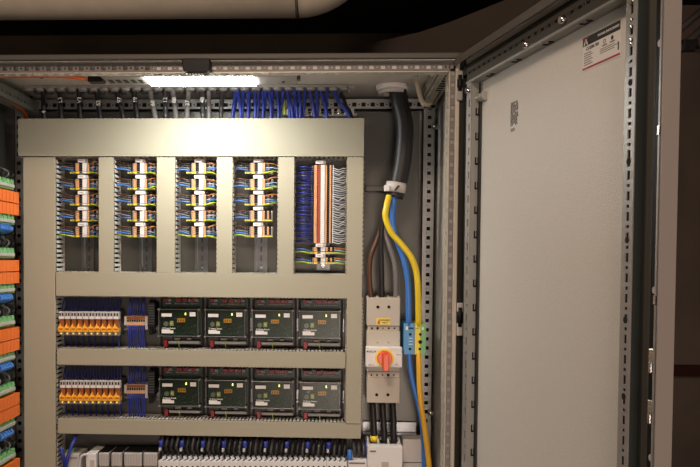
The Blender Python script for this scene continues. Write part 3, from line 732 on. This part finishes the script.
# ------------------------------------------------------------------ controllers
def controller():
    t = thing('controller_board',(0,0,0)); q=.002635
    def b(x0,y0,x1,y1,Y0,Y1,mb=None): return (mb or MB()).box((x0-178.5)*q,(x1-178.5)*q,Y0,Y1,(323-y1)*q,(323-y0)*q)
    b(156.6,297.5,202.4,348.5,.046,.050).build('base_tray','black',t)
    b(159.5,298.5,200.2,346.5,.040,.0455).build('circuit_board','pcb',t)
    for x0,x1 in ((162,165.5),(175,180),(182,186.5),(190,193.5)):
        b(x0,298.6,x1,302,.018,.040).build('red_connector','red',t)
    for x0,x1 in ((166,170),(187,189.5),(194,198)): b(x0,299,x1,301.6,.020,.040).build('grey_connector','grey',t)
    m = MB()
    for k in range(14): b(173+1.75*k,303.6,173.7+1.75*k,304.3,.034,.040,m)
    m.build('pin_header','beige',t)
    m = MB()
    for k in range(5): b(163+1.2*k,303.3,163.6+1.2*k,304.2,.034,.040,m)
    m.build('pin_header','lgrey',t)
    b(167,342,199,344.6,.018,.040).build('terminal_strip','grey',t)
    b(162.5,341,166,348,.016,.040).build('red_connector','red',t)
    b(160.5,338.3,171,341,.024,.040).build('relay_socket','dgrey',t); b(173,338.8,179,340.8,.022,.040).build('jumper_block','grey',t); b(186,338.8,190,340.8,.022,.040).build('jumper_block','grey',t)
    # inner board and components under the clear cover
    b(160,310.5,197.5,335.5,.012,.014).build('upper_board','pcb',t)
    b(161.2,313.3,171.8,316.6,-.0006,-.0001).build('serial_label','paper',t)
    b(190,311.8,196,316,-.0006,-.0001).build('square_label','paper',t)
    b(184.6,312.8,185.7,315.0,.008,.012).build('status_led','ledy',t)
    b(177,318.4,185,322.3,.003,.012).build('orange_relay','lever',t)
    m = MB(); 
    for k in range(3): b(178+2.4*k,319.5,179.2+2.4*k,321.5,.0026,.003,m)
    m.build('relay_print','redbr',t)
    c = lambda x,y,Y: ((x-178.5)*q,Y,(323-y)*q)
    m = MB(); m.cyl(c(165.4,324.2,.004),c(165.4,324.2,.012),.0065,20); m.build('capacitor','grey',t)
    m = MB(); m.cyl(c(167.3,318.8,.004),c(167.3,318.8,.012),.0045,16); m.build('capacitor','wdgrey',t)
    b(169.4,321.3,173,326,.004,.012).build('yellow_inductor','lime',t); 
    MB().cyl(c(171.2,323.6,.003),c(171.2,323.6,.004),.003,14).build('inductor_core','paper',t)
    MB().cyl(c(163.5,316.0,.005),c(163.5,318.2,.005),.003,8).build('blue_component','wlblue',t)
    MB().box(*[ (173.5-178.5)*q,(175-178.5)*q,.006,.012,(323-319)*q,(323-317.8)*q]).build('blue_component','wblue',t)
    m = MB(); rr = random.Random(3)
    for k in range(46):
        x = rr.uniform(174,196); y = rr.uniform(317,334)
        if 175.5 < x < 186.5 and y < 323.5: continue
        b(x,y,x+rr.uniform(.5,1.8),y+rr.uniform(.4,1.2),.009,.012,m)
    m.build('surface_component','dgrey',t)
    m = MB(); 
    for k in range(14):
        x = rr.uniform(174,196); y = rr.uniform(324,334); b(x,y,x+.6,y+.5,.0085,.012,m)
    m.build('solder_joint','grey',t)
    m = MB(); m.box((161.5-178.5)*q,(173.5-178.5)*q,-.0006,-.0001,(323-333.6)*q,(323-330.6)*q); m.box((161.5-178.5)*q,(170-178.5)*q,-.0006,-.0001,(323-330.6)*q,(323-329.6)*q)
    m.build('name_label','paper',t)
    tx = text('label_text','Ei Ebene Switch',.0058,'paper',t,((169-178.5)*q,-.0004,(323-328.4)*q),sx=.95)
    # clear cover: front, sides, rim
    x0,x1,y0,y1 = 158.3,198.9,309,336.8
    b(x0,y0,x1,y1,0,.001).build('clear_cover','clear',t)
    m = MB(); b(x0,y0,x1,y0+.7,-.001,.012,m); b(x0,y1-.7,x1,y1,-.001,.012,m); b(x0,y0+.7,x0+.6,y1-.7,-.001,.010,m); b(x1-.6,y0+.7,x1,y1-.7,-.001,.010,m)
    m.build('cover_rim','rim',t,bevel=.0005)
    m = MB()
    for x in (x0-.3,x1+.3):
        for y in (y0+.3,y1-.3): m.cyl(c(x,y,-.002),c(x,y,.040),.0022,8)
    split_build(m,'corner_post','grey',t)
    wire('earth_lead',[c(178,341,.012),c(178.6,345,.008),c(179.2,351,.018)],.0009,'wlime',None,parent=t,seg=3)
    wire('red_lead',[c(164,347,.020),c(164.2,351,.024)],.0016,'red',None,parent=t,seg=2)
    return t
cp = controller(); cf = True
cx_ = ((178.3,225.0,272.4,319.5),(179.0,225.6,272.4,319.6)); cy_ = ((323.0,323.5,324.2,324.9),(393,394,395.2,396.2))
for r_ in range(2):
    hrail(156,344,324+r_*71,'level mounting rail behind the ' + ('upper','lower')[r_] + ' row of green controllers')
    for k in range(4):
        p = at(cx_[r_][k],cy_[r_][k],2.168); o = cp if cf else copy_tree(cp); cf = False; o.location = (p.x,2.168,p.z)
        tag(o, ('leftmost','second from left','third from left','rightmost')[k] + ' green circuit controller under clear cover in the ' + ('upper','lower')[r_] + ' row', 'controller', 'green circuit controllers')
# ------------------------------------------------------------------ lamp and things at the top
zl = at(200,77,1.90).z; xa, xb = at(144.5,77,1.9).x, at(253,77,1.9).x
t = thing('cabinet_lamp',(xa,1.95,zl+.04),'slim strip lamp glowing white under the front of the cabinet roof','lamp')
x0l, x1l = at(100,77,1.9).x, at(296,77,1.9).x
m = MB().box(x0l,x1l,1.9,1.987,zl+.001,zl+.0255); m.build('housing','grey',t,bevel=.002)
MB().box(xa,xb,1.902,1.985,zl-.003,zl+.001).build('diffuser','lamp',t)
m = MB()
for k in range(5): m.box(x0l+.01+.018*k,x0l+.02+.018*k,1.93,1.96,zl-.0004,zl+.001)
m.build('housing_slot','black',t)
m = MB(); q = at(283,84,1.985); m.box(q.x,q.x+.006,1.95,1.953,zl-.004,zl+.001); m.box(x1l,x1l+.008,1.955,1.975,zl+.006,zl+.022); m.build('housing_clip','dgrey',t)
a, b = at(88,76,1.93), at(100.5,82,1.93)
o = MB().box(a.x,x0l-.001,1.925,1.955,b.z,a.z).build('lamp_plug','black',origin=Vector((a.x,1.94,b.z)),bevel=.002); tag(o,'black plug on the orange cable at the left end of the lamp','plug')
wire('orange_cable',[at(-30,76.6,1.88),at(0,76.0,1.88),at(40,76.0,1.88),at(60,76.3,1.89),at(78,78,1.905),at(89,79.5,1.935)],.0042,'worange','orange cable lying along the top rail to the lamp plug','cable')
m = MB(); q = at(41,75,1.895); m.box(q.x-.003,q.x+.003,1.888,1.902,q.z-.007,q.z+.006); tag(m.build('cable_tie','black',origin=q),'small black tie around the orange cable on the top rail','cable tie')
wire('orange_cable',[at(-14,87,1.93),at(0,93,2.0),at(8,98.5,2.04),at(16,105,2.10),at(24,112,2.17),at(27,119,2.2)],.0052,'redcable','red orange cable following the roof rail in the upper left corner','cable')
# black sensor on the front rail
t = thing('door_switch', at(196,66,1.80),'dark grey door switch block clipped on the front top rail above the lamp','switch')
m = MB(); Pts = [(181.5,58.5),(210,58.5),(210,69),(206,72.5),(186,72.5),(182.5,69)]
m.prism([at(x,y,1.795) for x,y in Pts],(0,.03,0)); m.build('housing','black',t,bevel=.002)
m = MB()
for k in range(5): m.bp(189+3*k,72.5,190.6+3*k,75.2,1.80,1.812)
split_build(m,'spring_contact','lgrey',t)
# thick supply cable, gland, clamp
q = at(392,84,2.14); zr = zroof-.001
t = thing('cable_gland',(q.x,2.14,zr),'white round cable gland in the cabinet roof around the thick black cable','gland')
MB().ring((q.x,2.14,zr-.012),(q.x,2.14,zr),.041,.024,36).build('flange','white',t,bevel=.001)
MB().ring((q.x,2.14,zr-.022),(q.x,2.14,zr-.012),.035,.023,36).build('inner_collar','lgrey',t,bevel=.001)
sup = wpx((396,80,2.14),(397,88,2.14),(400,104,2.135),(404.5,127,2.13),(403,157,2.13),(399,180,2.13),(396,192,2.13),(394.5,197,2.13))
wire('supply_cable',[(q.x+.004,2.14,zr-.003)]+sup[1:],.0225,'wblack','thick black supply cable curving down from the roof gland','cable',n=20,seg=6)
t = thing('hose_clamp', at(395.5,187.5,2.13),'white metal clamp band around the lower end of thick black cable','clamp')
pa, pb = at(396.6,182.8,2.13), at(395,192.6,2.13)
MB().ring(pa,pb,.0265,.0226,28).build('band','lgrey',t)
pm = at(400,187.5,2.098); m = MB(); m.bp(384.5,185,389.5,191,2.106,2.13); m.build('band_screw_housing','white',t,bevel=.001)
m = MB(); m.prism([at(x,y,2.1025) for x,y in ((394,190.5),(396.5,190.5),(400,185.5),(397.5,185.5))],(0,-.0006,0)); m.build('band_slot','ink',t)
# cores to the main switch and terminals
cores = [('brown_core','wbrown','brown core at the far left above the main switch', [(388,197,2.135),(384,212,2.15),(381,228,2.155),(377,240,2.155),(370.5,258,2.15),(369.5,278,2.15),(371.5,300,2.155)],.0062,8,None),
 ('black_core','wblack','black core dropping behind the yellow one to the main switch', [(388,196,2.12),(384.5,208,2.135),(382,225,2.14),(381,245,2.14),(381.5,270,2.14),(382,300,2.15)],.0068,10,None),
 ('grey_core','wgrey','grey core curving down to the right end of the main switch', [(392,197,2.15),(386,215,2.15),(384.5,230,2.145),(389,245,2.14),(394,261,2.14),(396,278,2.14),(396,300,2.15)],.0068,10,None),
 ('blue_core','wlblue','thick bright blue core running from the cable end to the blue terminal', [(394.5,195,2.13),(393.3,207,2.125),(392.5,222,2.13),(396,238,2.13),(402.5,256,2.125),(406.5,272,2.12),(408.3,290,2.12),(408.8,326,2.125)],.0074,12,None),
 ('earth_core',('wyel','wgreen'),'thick yellow green earth core running to the green terminal', [(389,196,2.115),(386.5,206,2.105),(385.5,217,2.10),(391,232,2.10),(402,245,2.10),(411.5,258,2.10),(416.5,273,2.105),(418,292,2.11),(418.5,326,2.125)],.0078,14,(12,13))]
for nm_,mt,lb_,pp,r_,n_,stp in cores: wire(nm_,wpx(*pp),r_,mt,lb_,'wire','cores of the supply cable',n=n_,seg=6,stripe=stp)
# lower halves
wire('blue_core',wpx((409,352,2.125),(410,366,2.12),(413,384,2.12),(417.5,402,2.12),(422,425,2.12),(424,445,2.135),(424.5,470,2.14),(425,500,2.14)),.0066,'wdblue' if 0 else 'wlblue','blue core leaving the bottom of blue terminal down past the contactor','wire','cores below the large terminals',n=10,seg=5)
wire('earth_core',wpx((418.5,352,2.125),(419,366,2.115),(419.5,384,2.11),(421,404,2.11),(425,432,2.11),(428,455,2.11),(430,480,2.11),(430,510,2.13)),.0070,('gold','wgreen'),'orange yellow and green earth core leaving the green terminal downwards','wire','cores below the large terminals',n=12,seg=5,stripe=(8,9,10))
# large blue and green terminals
YG = 2.118
for nm_,x0,x1,mt,lab in (('neutral_terminal',403.8,414.6,'bluepl','large blue terminal block right of the main switch'),('earth_terminal',414.8,426,'greenpl','large yellow and green earth terminal block right of the blue one')):
    t = thing(nm_, at((x0+x1)/2,354,YP-.01), lab, 'terminal', 'large terminals')
    m = MB(); m.bp(x0,323.5,x1,354.6,YG,2.222)
    if mt == 'bluepl': m.build('housing',mt,t,bevel=.001)
    else:
        m = MB(); m.bp(x0+6,323.5,x1,354.6,YG,2.222); m.build('housing',mt,t,bevel=.001)
        m = MB(); m.bp(x0,323.5,x0+5.9,354.6,YG,2.222); m.build('yellow_half','yellow',t,bevel=.001)
    m = MB()
    for (hx,hy,hr) in (((410.2,334.4,.0036),(410,349,.0036)) if mt == 'bluepl' else ((420.3,334.4,.0036),(420.3,342,.005),(419.8,349,.0036))):
        p = at(hx,hy,YG); m.cyl((p.x,YG-.0006,p.z),(p.x,YG+.001,p.z),hr,14)
    split_build(m,'screw_opening','hole',t)
    m = MB(); m.bp(x0+2,326.5,x0+4.4,330,YG-.001,YG+.001) if mt == 'bluepl' else m.bp(x0+7,327,x0+9,330,YG-.001,YG+.001); m.build('marker','white',t)
    m = MB(); m.bp(x0+4.6,327.5,x1-1,329,YG-.0006,YG+.001) if mt == 'bluepl' else m.bp(x0+1,327.5,x0+5,329,YG-.0006,YG+.001); m.build('label_groove','ink' if mt=='bluepl' else 'greenpl',t)
    m = MB()
    if mt == 'bluepl':
        for k in range(3): m.bp(x0+5,338+3*k,x1-2,338.5+3*k,YG-.0004,YG+.001)
        m.build('print_lines','paper',t)
# main switch
t = thing('main_switch', at(383.5,404,YP), 'white main switch disconnector with red rotary handle on yellow plate', 'switch')
YM = 2.135
m = MB(); m.bp(366.8,297.6,400,326,YM,2.222); m.bp(366.6,331.3,400.2,347,YM-.003,2.222); m.bp(367.5,326,399.5,331.3,YM+.005,2.222); m.build('upper_housing','beige',t,bevel=.0015)
m = MB(); m.bp(366.8,366,400,371.5,YM-.002,2.222); m.bp(367.5,371.5,399.5,377.5,YM+.004,2.222); m.bp(366.8,377.5,399.8,403,YM,2.222); m.build('lower_housing','beige',t,bevel=.0015)
m = MB(); m.bp(365.8,347,402.3,367.5,YM-.026,YM); m.build('front_collar','white',t,bevel=.003)
m = MB()
for x in (367.5,377.3,388.2,398.5): m.bp(x-.7,296,x+.9,298,YM+.002,YM+.03)
split_build(m,'terminal_barrier','beige',t)
m = MB()
def disc(m,x,y,r,Y,dY=.001,n=14): p = at(x,y,Y); m.cyl((p.x,Y-.0006,p.z),(p.x,Y+dY,p.z),r,n)
for x,y in ((377.9,307),(388.9,307),(376.7,394.8),(387.9,394.8)): disc(m,x,y,.0042,YM)
for x,y,r in ((372,328.3,.0028),(377.6,328.3,.0036),(383,328.3,.002),(388.8,328.3,.0028),(394.5,328.3,.0024)): disc(m,x,y,r,YM+.005)
for x,r in ((371.5,.0024),(377,.0026),(382.5,.0022),(388.2,.0040),(393.8,.0022)): disc(m,x,375,r,YM+.004)
split_build(m,'screw_opening','hole',t)
m = MB()
for x,y in ((377.5,342.6),(388.6,342.6)): disc(m,x,y,.0025,YM-.003)
split_build(m,'screw_head','grey',t)
wl = MB(); wl.bp(376.2,318.2,390.3,324.6,YM-.0008,YM); wl = wl.build('warning_label','yellow',t)
text('warning_text','DANGER',.0062,'ink',wl,at(384.6,320.2,YM-.001),sx=1.1); text('warning_text','400 V',.006,'ink',wl,at(385,322.8,YM-.001))
m = MB(); m.prism([at(x,y,YM-.0009) for x,y in ((377.3,323.8),(380.3,323.8),(378.8,319.4))],(0,-.0003,0)); m.build('warning_triangle','redbr',wl)
yc_ = YM-.026
text('brand_print','MOELLER',.0062,'ink',t,at(371.5,351.6,yc_-.0003),sx=1)
text('rating_print','OFF  0',.0048,'greyink',t,at(371,365,yc_-.0003)); text('rating_print','P3-63',.0045,'greyink',t,at(398.6,354.8,yc_-.0003)); text('rating_print','I ON',.0045,'greyink',t,at(396,364.5,yc_-.0003))
m = MB(); m.bp(389,347.8,401,350.5,yc_-.0006,yc_); m.build('rating_plate','paper',t)
c = at(384.6,358,yc_)
MB().cyl((c.x,yc_-.004,c.z),(c.x,yc_,c.z),.0240,40).build('yellow_plate','lever' if 0 else 'yellow',t)
kn = MB().cyl((c.x,yc_-.013,c.z),(c.x,yc_-.004,c.z),.0175,36,.0195).build('rotary_knob','knob',t)
m = MB(); m.prism([(c.x-.007,yc_-.013,c.z+.012),(c.x+.009,yc_-.013,c.z+.012),(c.x+.0095,yc_-.013,c.z-.030),(c.x-.0065,yc_-.013,c.z-.030)],(0,-.026,0)); m.build('grip','knob',kn,bevel=.0025)
# switch to contactor wires
for k,(x,x2,yb) in enumerate(((372.8,374.2,436),(382.6,384.2,442),(392.8,393.6,441))):
    wire('power_wire',wpx((x,400,2.16),(x,408,2.152),(x+.9,422,2.15),(x2,434,2.148),(x2,yb+3,2.15)),.0080,'wblack',('left','middle','right')[k]+' thick black wire between the main switch and the white contactor','wire','thick wires under the main switch',n=12,seg=4)
o = MB(); pa, pb = at(374.2,435.5,2.15), at(374.4,442,2.15); o.ring(pb,pa,.0105,.0082,18); tag(o.build('wire_ferrule','yellow',origin=pb),'yellow collar at the foot of the left thick black wire','collar')
# white contactor and grey block
t = thing('contactor', at(385,470,YP), 'large white contactor at the bottom below the main switch', 'contactor')
m = MB(); m.bp(367.2,446.3,402.4,520,2.10,2.222); m.build('housing','white',t,bevel=.002)
zc_ = at(385,446.3,2.10).z
m = MB()
for x in (368.5,378.8,389.0,399.8): p = at(x,446,2.10); m.box(p.x-.0022,p.x+.0022,2.125,2.175,zc_-.001,zc_+.012)
split_build(m,'terminal_barrier','lgrey',t)
m = MB()
for x in (373.8,384.2,394): p = at(x,446,2.12); m.box(p.x-.009,p.x+.009,2.13,2.17,zc_-.0005,zc_+.0012)
split_build(m,'terminal_recess','hole',t)
m = MB(); m.bp(369.8,450.5,376,452,2.099,2.10); m.build('name_print','greyink',t)
m = MB(); m.bp(381.5,462,388.5,480,2.098,2.10); m.build('indicator_window','beige',t)
t = thing('auxiliary_block', at(412,470,YP), 'plain light grey block right of the white contactor at the bottom', 'module')
m = MB(); m.bp(402.8,439.3,423,462.5,2.165,2.222); m.build('upper_housing','lgrey',t,bevel=.0015); m = MB(); m.bp(402.8,463.2,423,520,2.165,2.222); m.build('lower_housing','lgrey',t,bevel=.0015)
hrail(363,416,428,'short level rail on the plate behind the thick black wires')
# cores passing: beige cable in upper right corner
wire('beige_cable',wpx((415.3,76.5,2.02),(416,80,2.02),(418.6,90,2.0),(421.3,100,2.0),(425,104.3,2.0),(430,103,2.02),(434,97,2.06),(439,88,2.08)),[.0055]*99,'strap','beige flexible cable hanging in the upper right corner of the cabinet','cable',n=10,seg=4) if 0 else \
wire('beige_cable',wpx((415.3,76.5,2.02),(416,80,2.02),(418.6,90,2.0),(421.3,100,2.0),(425,104.3,2.0),(430,103,2.02),(434,97,2.06),(438,90,2.08)),.0055,'strap','beige flexible cable hanging in the upper right corner of the cabinet','cable',n=10,seg=4)
# ------------------------------------------------------------------ cables into the top duct
black = [(43,44,'4'),(60,61,'L3'),(79,80,'V3'),(97,100,'52'),(117,123,'97'),(134,137,'19'),(150.5,155,'68'),(165,165.5,'12'),(173,176,'88'),(188,187,'37'),(202,203,'48'),(208.5,209,''),(222,221,'')]
pos = ['first','second','third','fourth','fifth','sixth','seventh','eighth','ninth','tenth','eleventh','twelfth','thirteenth']
for k,(xt,xb_,num) in enumerate(black):
    Yc = 2.185; r_ = .0068 if num else .006
    t = wire('control_cable',[at(xt,88,2.15)+Vector((0,0,.002))]+wpx((xt+.2,94,2.155),((xt+xb_)/2,105,Yc),(xb_,116,Yc),(xb_+.3,124,Yc+.005)),r_,'wgrey' if k in (6,8,9,11) else 'wblack' if k < 6 else 'wdgrey',
             ('light grey' if k in (6,8,9,11) else 'black' if k < 6 else 'dark grey') + f' control cable, {pos[k]} from the left, dropping from the roof into the top duct','cable','grey control cables into the top duct',n=10,seg=4)
    if num:
        yy = 100 if k % 3 else 103
        if k == 0: yy = 112
        xm = xt+(xb_-xt)*(yy-88)/30
        text('number_marker',num,.0150,'paper',t,at(xm,yy,2.155+max(0,yy-94)/24*.03-r_-.0030),rot=(R(90),R(-90),0))
blue = [(244,232),(238,235.5),(248,247),(256,252.5),(260,262),(268,263),(270,271.5),(277,278),(287,287),(293,284),(287.5,292),(297.5,300),(287,291)]
bl = [(235,232.3),(236.5,233.3),(238,240.5),(243,242),(247.5,248),(249,248.5),(254.5,255),(258.5,257.2),(263,263),(265.5,264),(269.5,271),(272,272.5),(277,278.5),(283,279.5),(287.5,292.5),(294,297)]
bl += [(287.8,289.5),(295,293.8),(299,300.5),(305,302.8),(310,314.5),(317,317),(321.5,326.8),(327,325)]
for k,(xt,xb_) in enumerate(bl):
    Yc = 2.18+.007*(k % 2)
    wire('signal_cable',[at(xt,88,2.15)+Vector((0,0,.002))]+wpx((xt,93,2.155),((xt+xb_)/2+.5,104,Yc),(xb_,115,Yc),(xb_,124,Yc+.004)),.0043,'wblue','blue cable in the bunch dropping from the roof into the top duct','cable','blue cables into the top duct',n=8,seg=3)
wire('signal_cable',[at(334,88,2.15)+Vector((0,0,.002))]+wpx((334.5,92,2.155),(340,103,2.178),(348,114,2.178),(350.5,124,2.184)),.0052,'wblue','rightmost blue cable, slanting, dropping from the roof into the top duct','cable','blue cables into the top duct',n=8,seg=4)
wire('signal_cable',[at(340,88,2.16)+Vector((0,0,.002))]+wpx((341,92,2.165),(346,105,2.19),(351,114,2.19),(352.5,124,2.19)),.0045,'wblack','thin black cable beside the rightmost slanting blue cable','cable',None,n=8,seg=4)
# small earth bar behind the blue cables
t = thing('earth_bar', at(310,113,2.215),'small row of pale screw clamps behind the blue cables','earth bar')
MB().bp(283,113.5,357,116,2.214,2.222).build('bar','steel',t)
for k in range(11):
    x = 285+6.6*k; m = MB(); m.bp(x,108.5,x+3.2,115,2.206,2.214); m.build('clamp','silver' if k != 10 else 'lgrey',t,bevel=.001)
m = MB(); m.bp(282.5,102,285.2,114,2.195,2.205); tag(m.build('earth_wire','wlime',origin=at(284,114,2.2)),'short green yellow wire behind the blue cables','wire')
# ------------------------------------------------------------------ bottom row
# output modules
YO = 2.104
for k in range(9):
    x0 = 158.3+20.95*k; x1 = x0+20.6 if k < 8 else 347.4
    if k == 8: break
    x1 = x0+20.7
    if k == 8: x1 = 346.8
for k in range(9):
    x0 = 158.3+21.0*k; x1 = min(x0+20.8,346.9)
    t = thing('output_module', at((x0+x1)/2,470,YP), 'white wired output module, ' + ('leftmost' if k == 0 else 'rightmost' if k == 8 else ['','second','third','fourth','fifth','sixth','seventh','eighth'][k]+' from the left') + ' in the bottom row', 'module', 'white output modules in the bottom row')
    yo = 461.2+.25*k*.3
    m = MB(); m.bp(x0,yo,x1,540,YO,2.222); m.build('housing','white',t,bevel=.0008)
    zt_ = at((x0+x1)/2,yo,YO).z
    m = MB(); m.bp(x0+.3,440,x1-.3,455,2.176,2.222); m.build('upper_housing','black',t)
    a_ = at(x0,460,2.15).x; b_ = at(x1,460,2.15).x; m = MB(); n_ = 4
    for j in range(n_):
        xx = a_+(b_-a_)*(j+.35)/n_
        m.prism([(xx,2.108,zt_+.0002),(xx+.0035,2.108,zt_+.0002),(xx+.0095,2.132,zt_+.0002),(xx+.0035,2.160,zt_+.0002),(xx-.0005,2.160,zt_+.0002),(xx+.0055,2.132,zt_+.0002)],(0,0,.0006))
    m.build('wire_entry','hole',t)
    m = MB()
    for j in range(4): m.bp(x0+2+5.2*j,466,x0+3.8+5.2*j,469,YO-.0004,YO)
    m.build('test_opening','hole',t)
    for j in range(4):
        xx = a_+(b_-a_)*(j+.45)/4; zd = at(250,437+(k/9)*4,2.19).z; zl_ = zt_; bulge = 2.146+random.uniform(0,.006)
        nm_ = 'blue' if j == 0 else 'grey'
        wire('output_wire',[(xx+.004,2.195,zd+.012),(xx+.003,2.165,zd+.002),(xx+.002,bulge+.006,zd-.008),(xx,bulge,zd-.022),(xx+.001,bulge+.018,zd-.036),(xx+.002,2.166,zl_-.001)],.0045,'wblack' if (j+k) % 3 else 'wdgrey','dark grey looped wire above the white output modules','wire','looped wires above the output modules',n=8,seg=4)
    q = at(x0+2.6,443.5+.25*k,2.142); m = MB(); m.cyl((q.x,2.142,q.z-.008),(q.x,2.142,q.z+.008),.0056,12); tag(m.build('blue_sleeve','wblue',origin=q),'blue sleeve on the loops at the left end of the '+('leftmost' if k == 0 else 'rightmost' if k == 8 else ['','second','third','fourth','fifth','sixth','seventh','eighth'][k])+' output module','sleeve','blue sleeves in the bottom row')
    q = at(x0+1.6,449.5+.2*k,2.13); m = MB(); m.box(q.x-.003,q.x+.003,2.126,2.14,q.z-.004,q.z+.004); m.build('wire_clip','lgrey',t,bevel=.001)
t = thing('end_module', at(357,470,YP), 'white end module between the output modules and the contactor', 'module')
MB().bp(348,460.5,366.4,540,2.11,2.222).build('housing','white',t,bevel=.001)
MB().bp(349,462.5,365,464,2.1095,2.11).build('label_groove','greyink',t)
for k in range(3):
    q = at(354+4.6*k,447,2.16); wire('output_wire',[q+Vector((0,.03,.02)),q+Vector((0,-.02,.004)),q+Vector((.001,-.024,-.012)),q+Vector((.001,-.0,-.034))],.005,'wdgrey','dark looped wire between the output modules and the contactor','wire','loops beside the contactor',n=8)
wire('blue_sleeve',wpx((349.6,450,2.12),(349.8,456,2.115),(350.4,462,2.118)),.0062,'wlblue','bright blue short sleeve right of the last output module','sleeve',n=12)
wire('blue_cable',wpx((368,436,2.17),(366.5,446,2.15),(366,456,2.15),(365,468,2.16)),.004,'wblue','thin blue cable left of the contactor','cable',n=8)
# left bottom devices
t = thing('power_supply', at(72,470,YP), 'grey device with green plug at the bottom left behind crossing blue wires', 'module')
MB().bp(64.5,454.5,79,540,2.14,2.222).build('housing','lgrey',t,bevel=.001); MB().bp(66,450.5,74,454.5,2.17,2.19).build('green_plug','greenpl',t); MB().bp(66,457,77,459,2.139,2.14).build('terminal_row','grey',t)
t = thing('network_module', at(90,470,YP), 'white module with a white looped lead at bottom left', 'module')
MB().bp(86,453.5,96,540,2.125,2.222).build('housing','white',t,bevel=.0015); MB().bp(90,460,94.5,468,2.124,2.125).build('front_panel','lgrey',t)
wire('white_lead',wpx((79,475,2.125),(80,461,2.12),(82,456,2.118),(85.5,454.5,2.12),(88,456.5,2.13)),.0035,'wwhite','white lead arching into the white module at bottom left','cable',n=10)
wire('signal_wire',wpx((60.8,447.5,2.12),(63,456,2.12),(65.5,470,2.13),(66,482,2.14)),.0048,'wlblue' if 0 else 'wblue','blue wire leaning right, left one of the crossing pair at bottom left','wire','crossing blue wires at bottom left',n=10)
wire('signal_wire',wpx((77.5,434,2.19),(74,441,2.14),(70.5,449,2.125),(67,460,2.12),(65,475,2.13)),.0048,'wblue','blue wire slanting out of the duct, right one of the crossing pair at bottom left','wire','crossing blue wires at bottom left',n=10)
for k,(x0,x1) in enumerate(((98.8,108.6),(111.4,121.6),(124.2,141.6),(143.4,157.3))):
    t = thing('bus_module', at((x0+x1)/2,470,YP), ('narrow ribbed beige module, first right of the white module','narrow ribbed beige module, second right of the white module','wide ribbed beige module, left of the two wide ones','wide ribbed beige module beside the output modules')[k]+' in bottom row', 'module','ribbed beige modules in the bottom row')
    MB().bp(x0,453.2,x1,466,2.135,2.222).build('upper_housing','lgrey',t,bevel=.001); MB().bp(x0,467,x1,540,2.135,2.222).build('lower_housing','lgrey',t,bevel=.001)
    MB().bp(x0-.6,452,x1+.5,540,2.145,2.2215).build('back_frame','black',t)
    m = MB(); x = x0+1
    while x < x1-.8: m.bp(x,454.5,x+.35,465,2.1345,2.135); x += 1.6
    m.build('rib','grey',t)
hrail(60,365,486,'level mounting rail behind the bottom row of white modules')
# ------------------------------------------------------------------ left wall io boards
XM = at(19,233,2.10).x
def board():
    t = thing('input_board',(0,0,0))
    # local: x outwards, y depth, z up ; spans y -.24..0
    MB().box(-.055,-.045,-.22,.0,-.085,.086).build('carrier','black',t)
    for z0 in (-.0325,-.0015): 
        m = MB().box(-.045,0,-.22,0,z0,z0+.0285); m.cur = 1
        for k in range(9): m.box(-.001,.0004,-.205+.024*k,-.2035+.024*k,z0+.002,z0+.0265)
        m.build('orange_housing',['orange','knob'],t)
    for z0,s in ((.032,1),(-.058,-1)):
        MB().box(-.045,-.008,-.22,-.012,z0,z0+.020).build('terminal_base','greenpl',t,bevel=.001)
        MB().box(-.012,-.003,-.22,-.020,z0+.005,z0+.013).build('white_header','lgrey',t,bevel=.001)
        for k in range(8): MB().box(-.03,-.006,-.215+.026*k,-.201+.026*k,z0+.012,z0+.026).build('green_plug','greenpl',t,bevel=.001)
    for k in range(5):
        y = -.02-.03*k; wire('black_lead',[(-.02,y,.058),(-.006,y-.004,.068),(-.012,y+.004,.078),(-.03,y,.086)],.002,('wblack','wgrey')[k % 2],None,parent=t,seg=3)
    for k in range(5):
        y = -.045-.016*k; wire('blue_lead',[(-.02,y,-.056),(-.003,y,-.066),(-.002,y-.004,-.072),(-.02,y+.006,-.080)],.0042,'wlblue',None,parent=t,seg=3)
    for k in range(4):
        y = -.03-.035*k; wire('black_lead',[(-.02,y,-.070),(-.008,y+.01,-.078),(-.03,y+.01,-.085)],.003,'wblack',None,parent=t,seg=2)
    return t
bp_ = board()
for k,yc_ in enumerate((203,270.5,337,402.5,468)):
    o = bp_ if k == 0 else copy_tree(bp_); p = at(19,yc_,2.10); o.location = (XM,2.10,p.z)
    tag(o, ('topmost','second from the top','third from the top','fourth from the top','lowest')[k]+' orange and green input board along the left edge of the photo', 'board', 'orange input boards on the left side')
o = MB().box(XL+.001,XM-.058,1.86,2.11,.9,1.95).build('side_plate','dgrey',enc)
# ------------------------------------------------------------------ light
w = bpy.data.worlds.new('world'); sc.world = w; w.use_nodes = True
w.node_tree.nodes['Background'].inputs[0].default_value = (.9,.8,.65,1); w.node_tree.nodes['Background'].inputs[1].default_value = .02
def area(name, loc, target, size, power, col, spread=180):
    l = bpy.data.lights.new(name,'AREA'); l.size = size; l.energy = power; l.color = col; l.spread = R(spread)
    o = bpy.data.objects.new(name,l); COL.objects.link(o); o.location = loc
    o.rotation_euler = (Vector(target)-Vector(loc)).to_track_quat('-Z','Y').to_euler(); return o
area('room_lamp', (-.35,.1,2.97), (-.1,2.1,1.4), .5, 24, (1,.74,.58), 150)
area('low_fill_light', (.3,-1.6,.9), (-.1,2.1,1.2), .8, 9.5, (1,.77,.68), 100)  # unseen fill added low in front to lift the lower rows
sc.view_settings.view_transform = 'Standard'; sc.view_settings.look = 'None'; sc.view_settings.exposure = .06; sc.view_settings.gamma = 1
sc.view_settings.use_curve_mapping = False
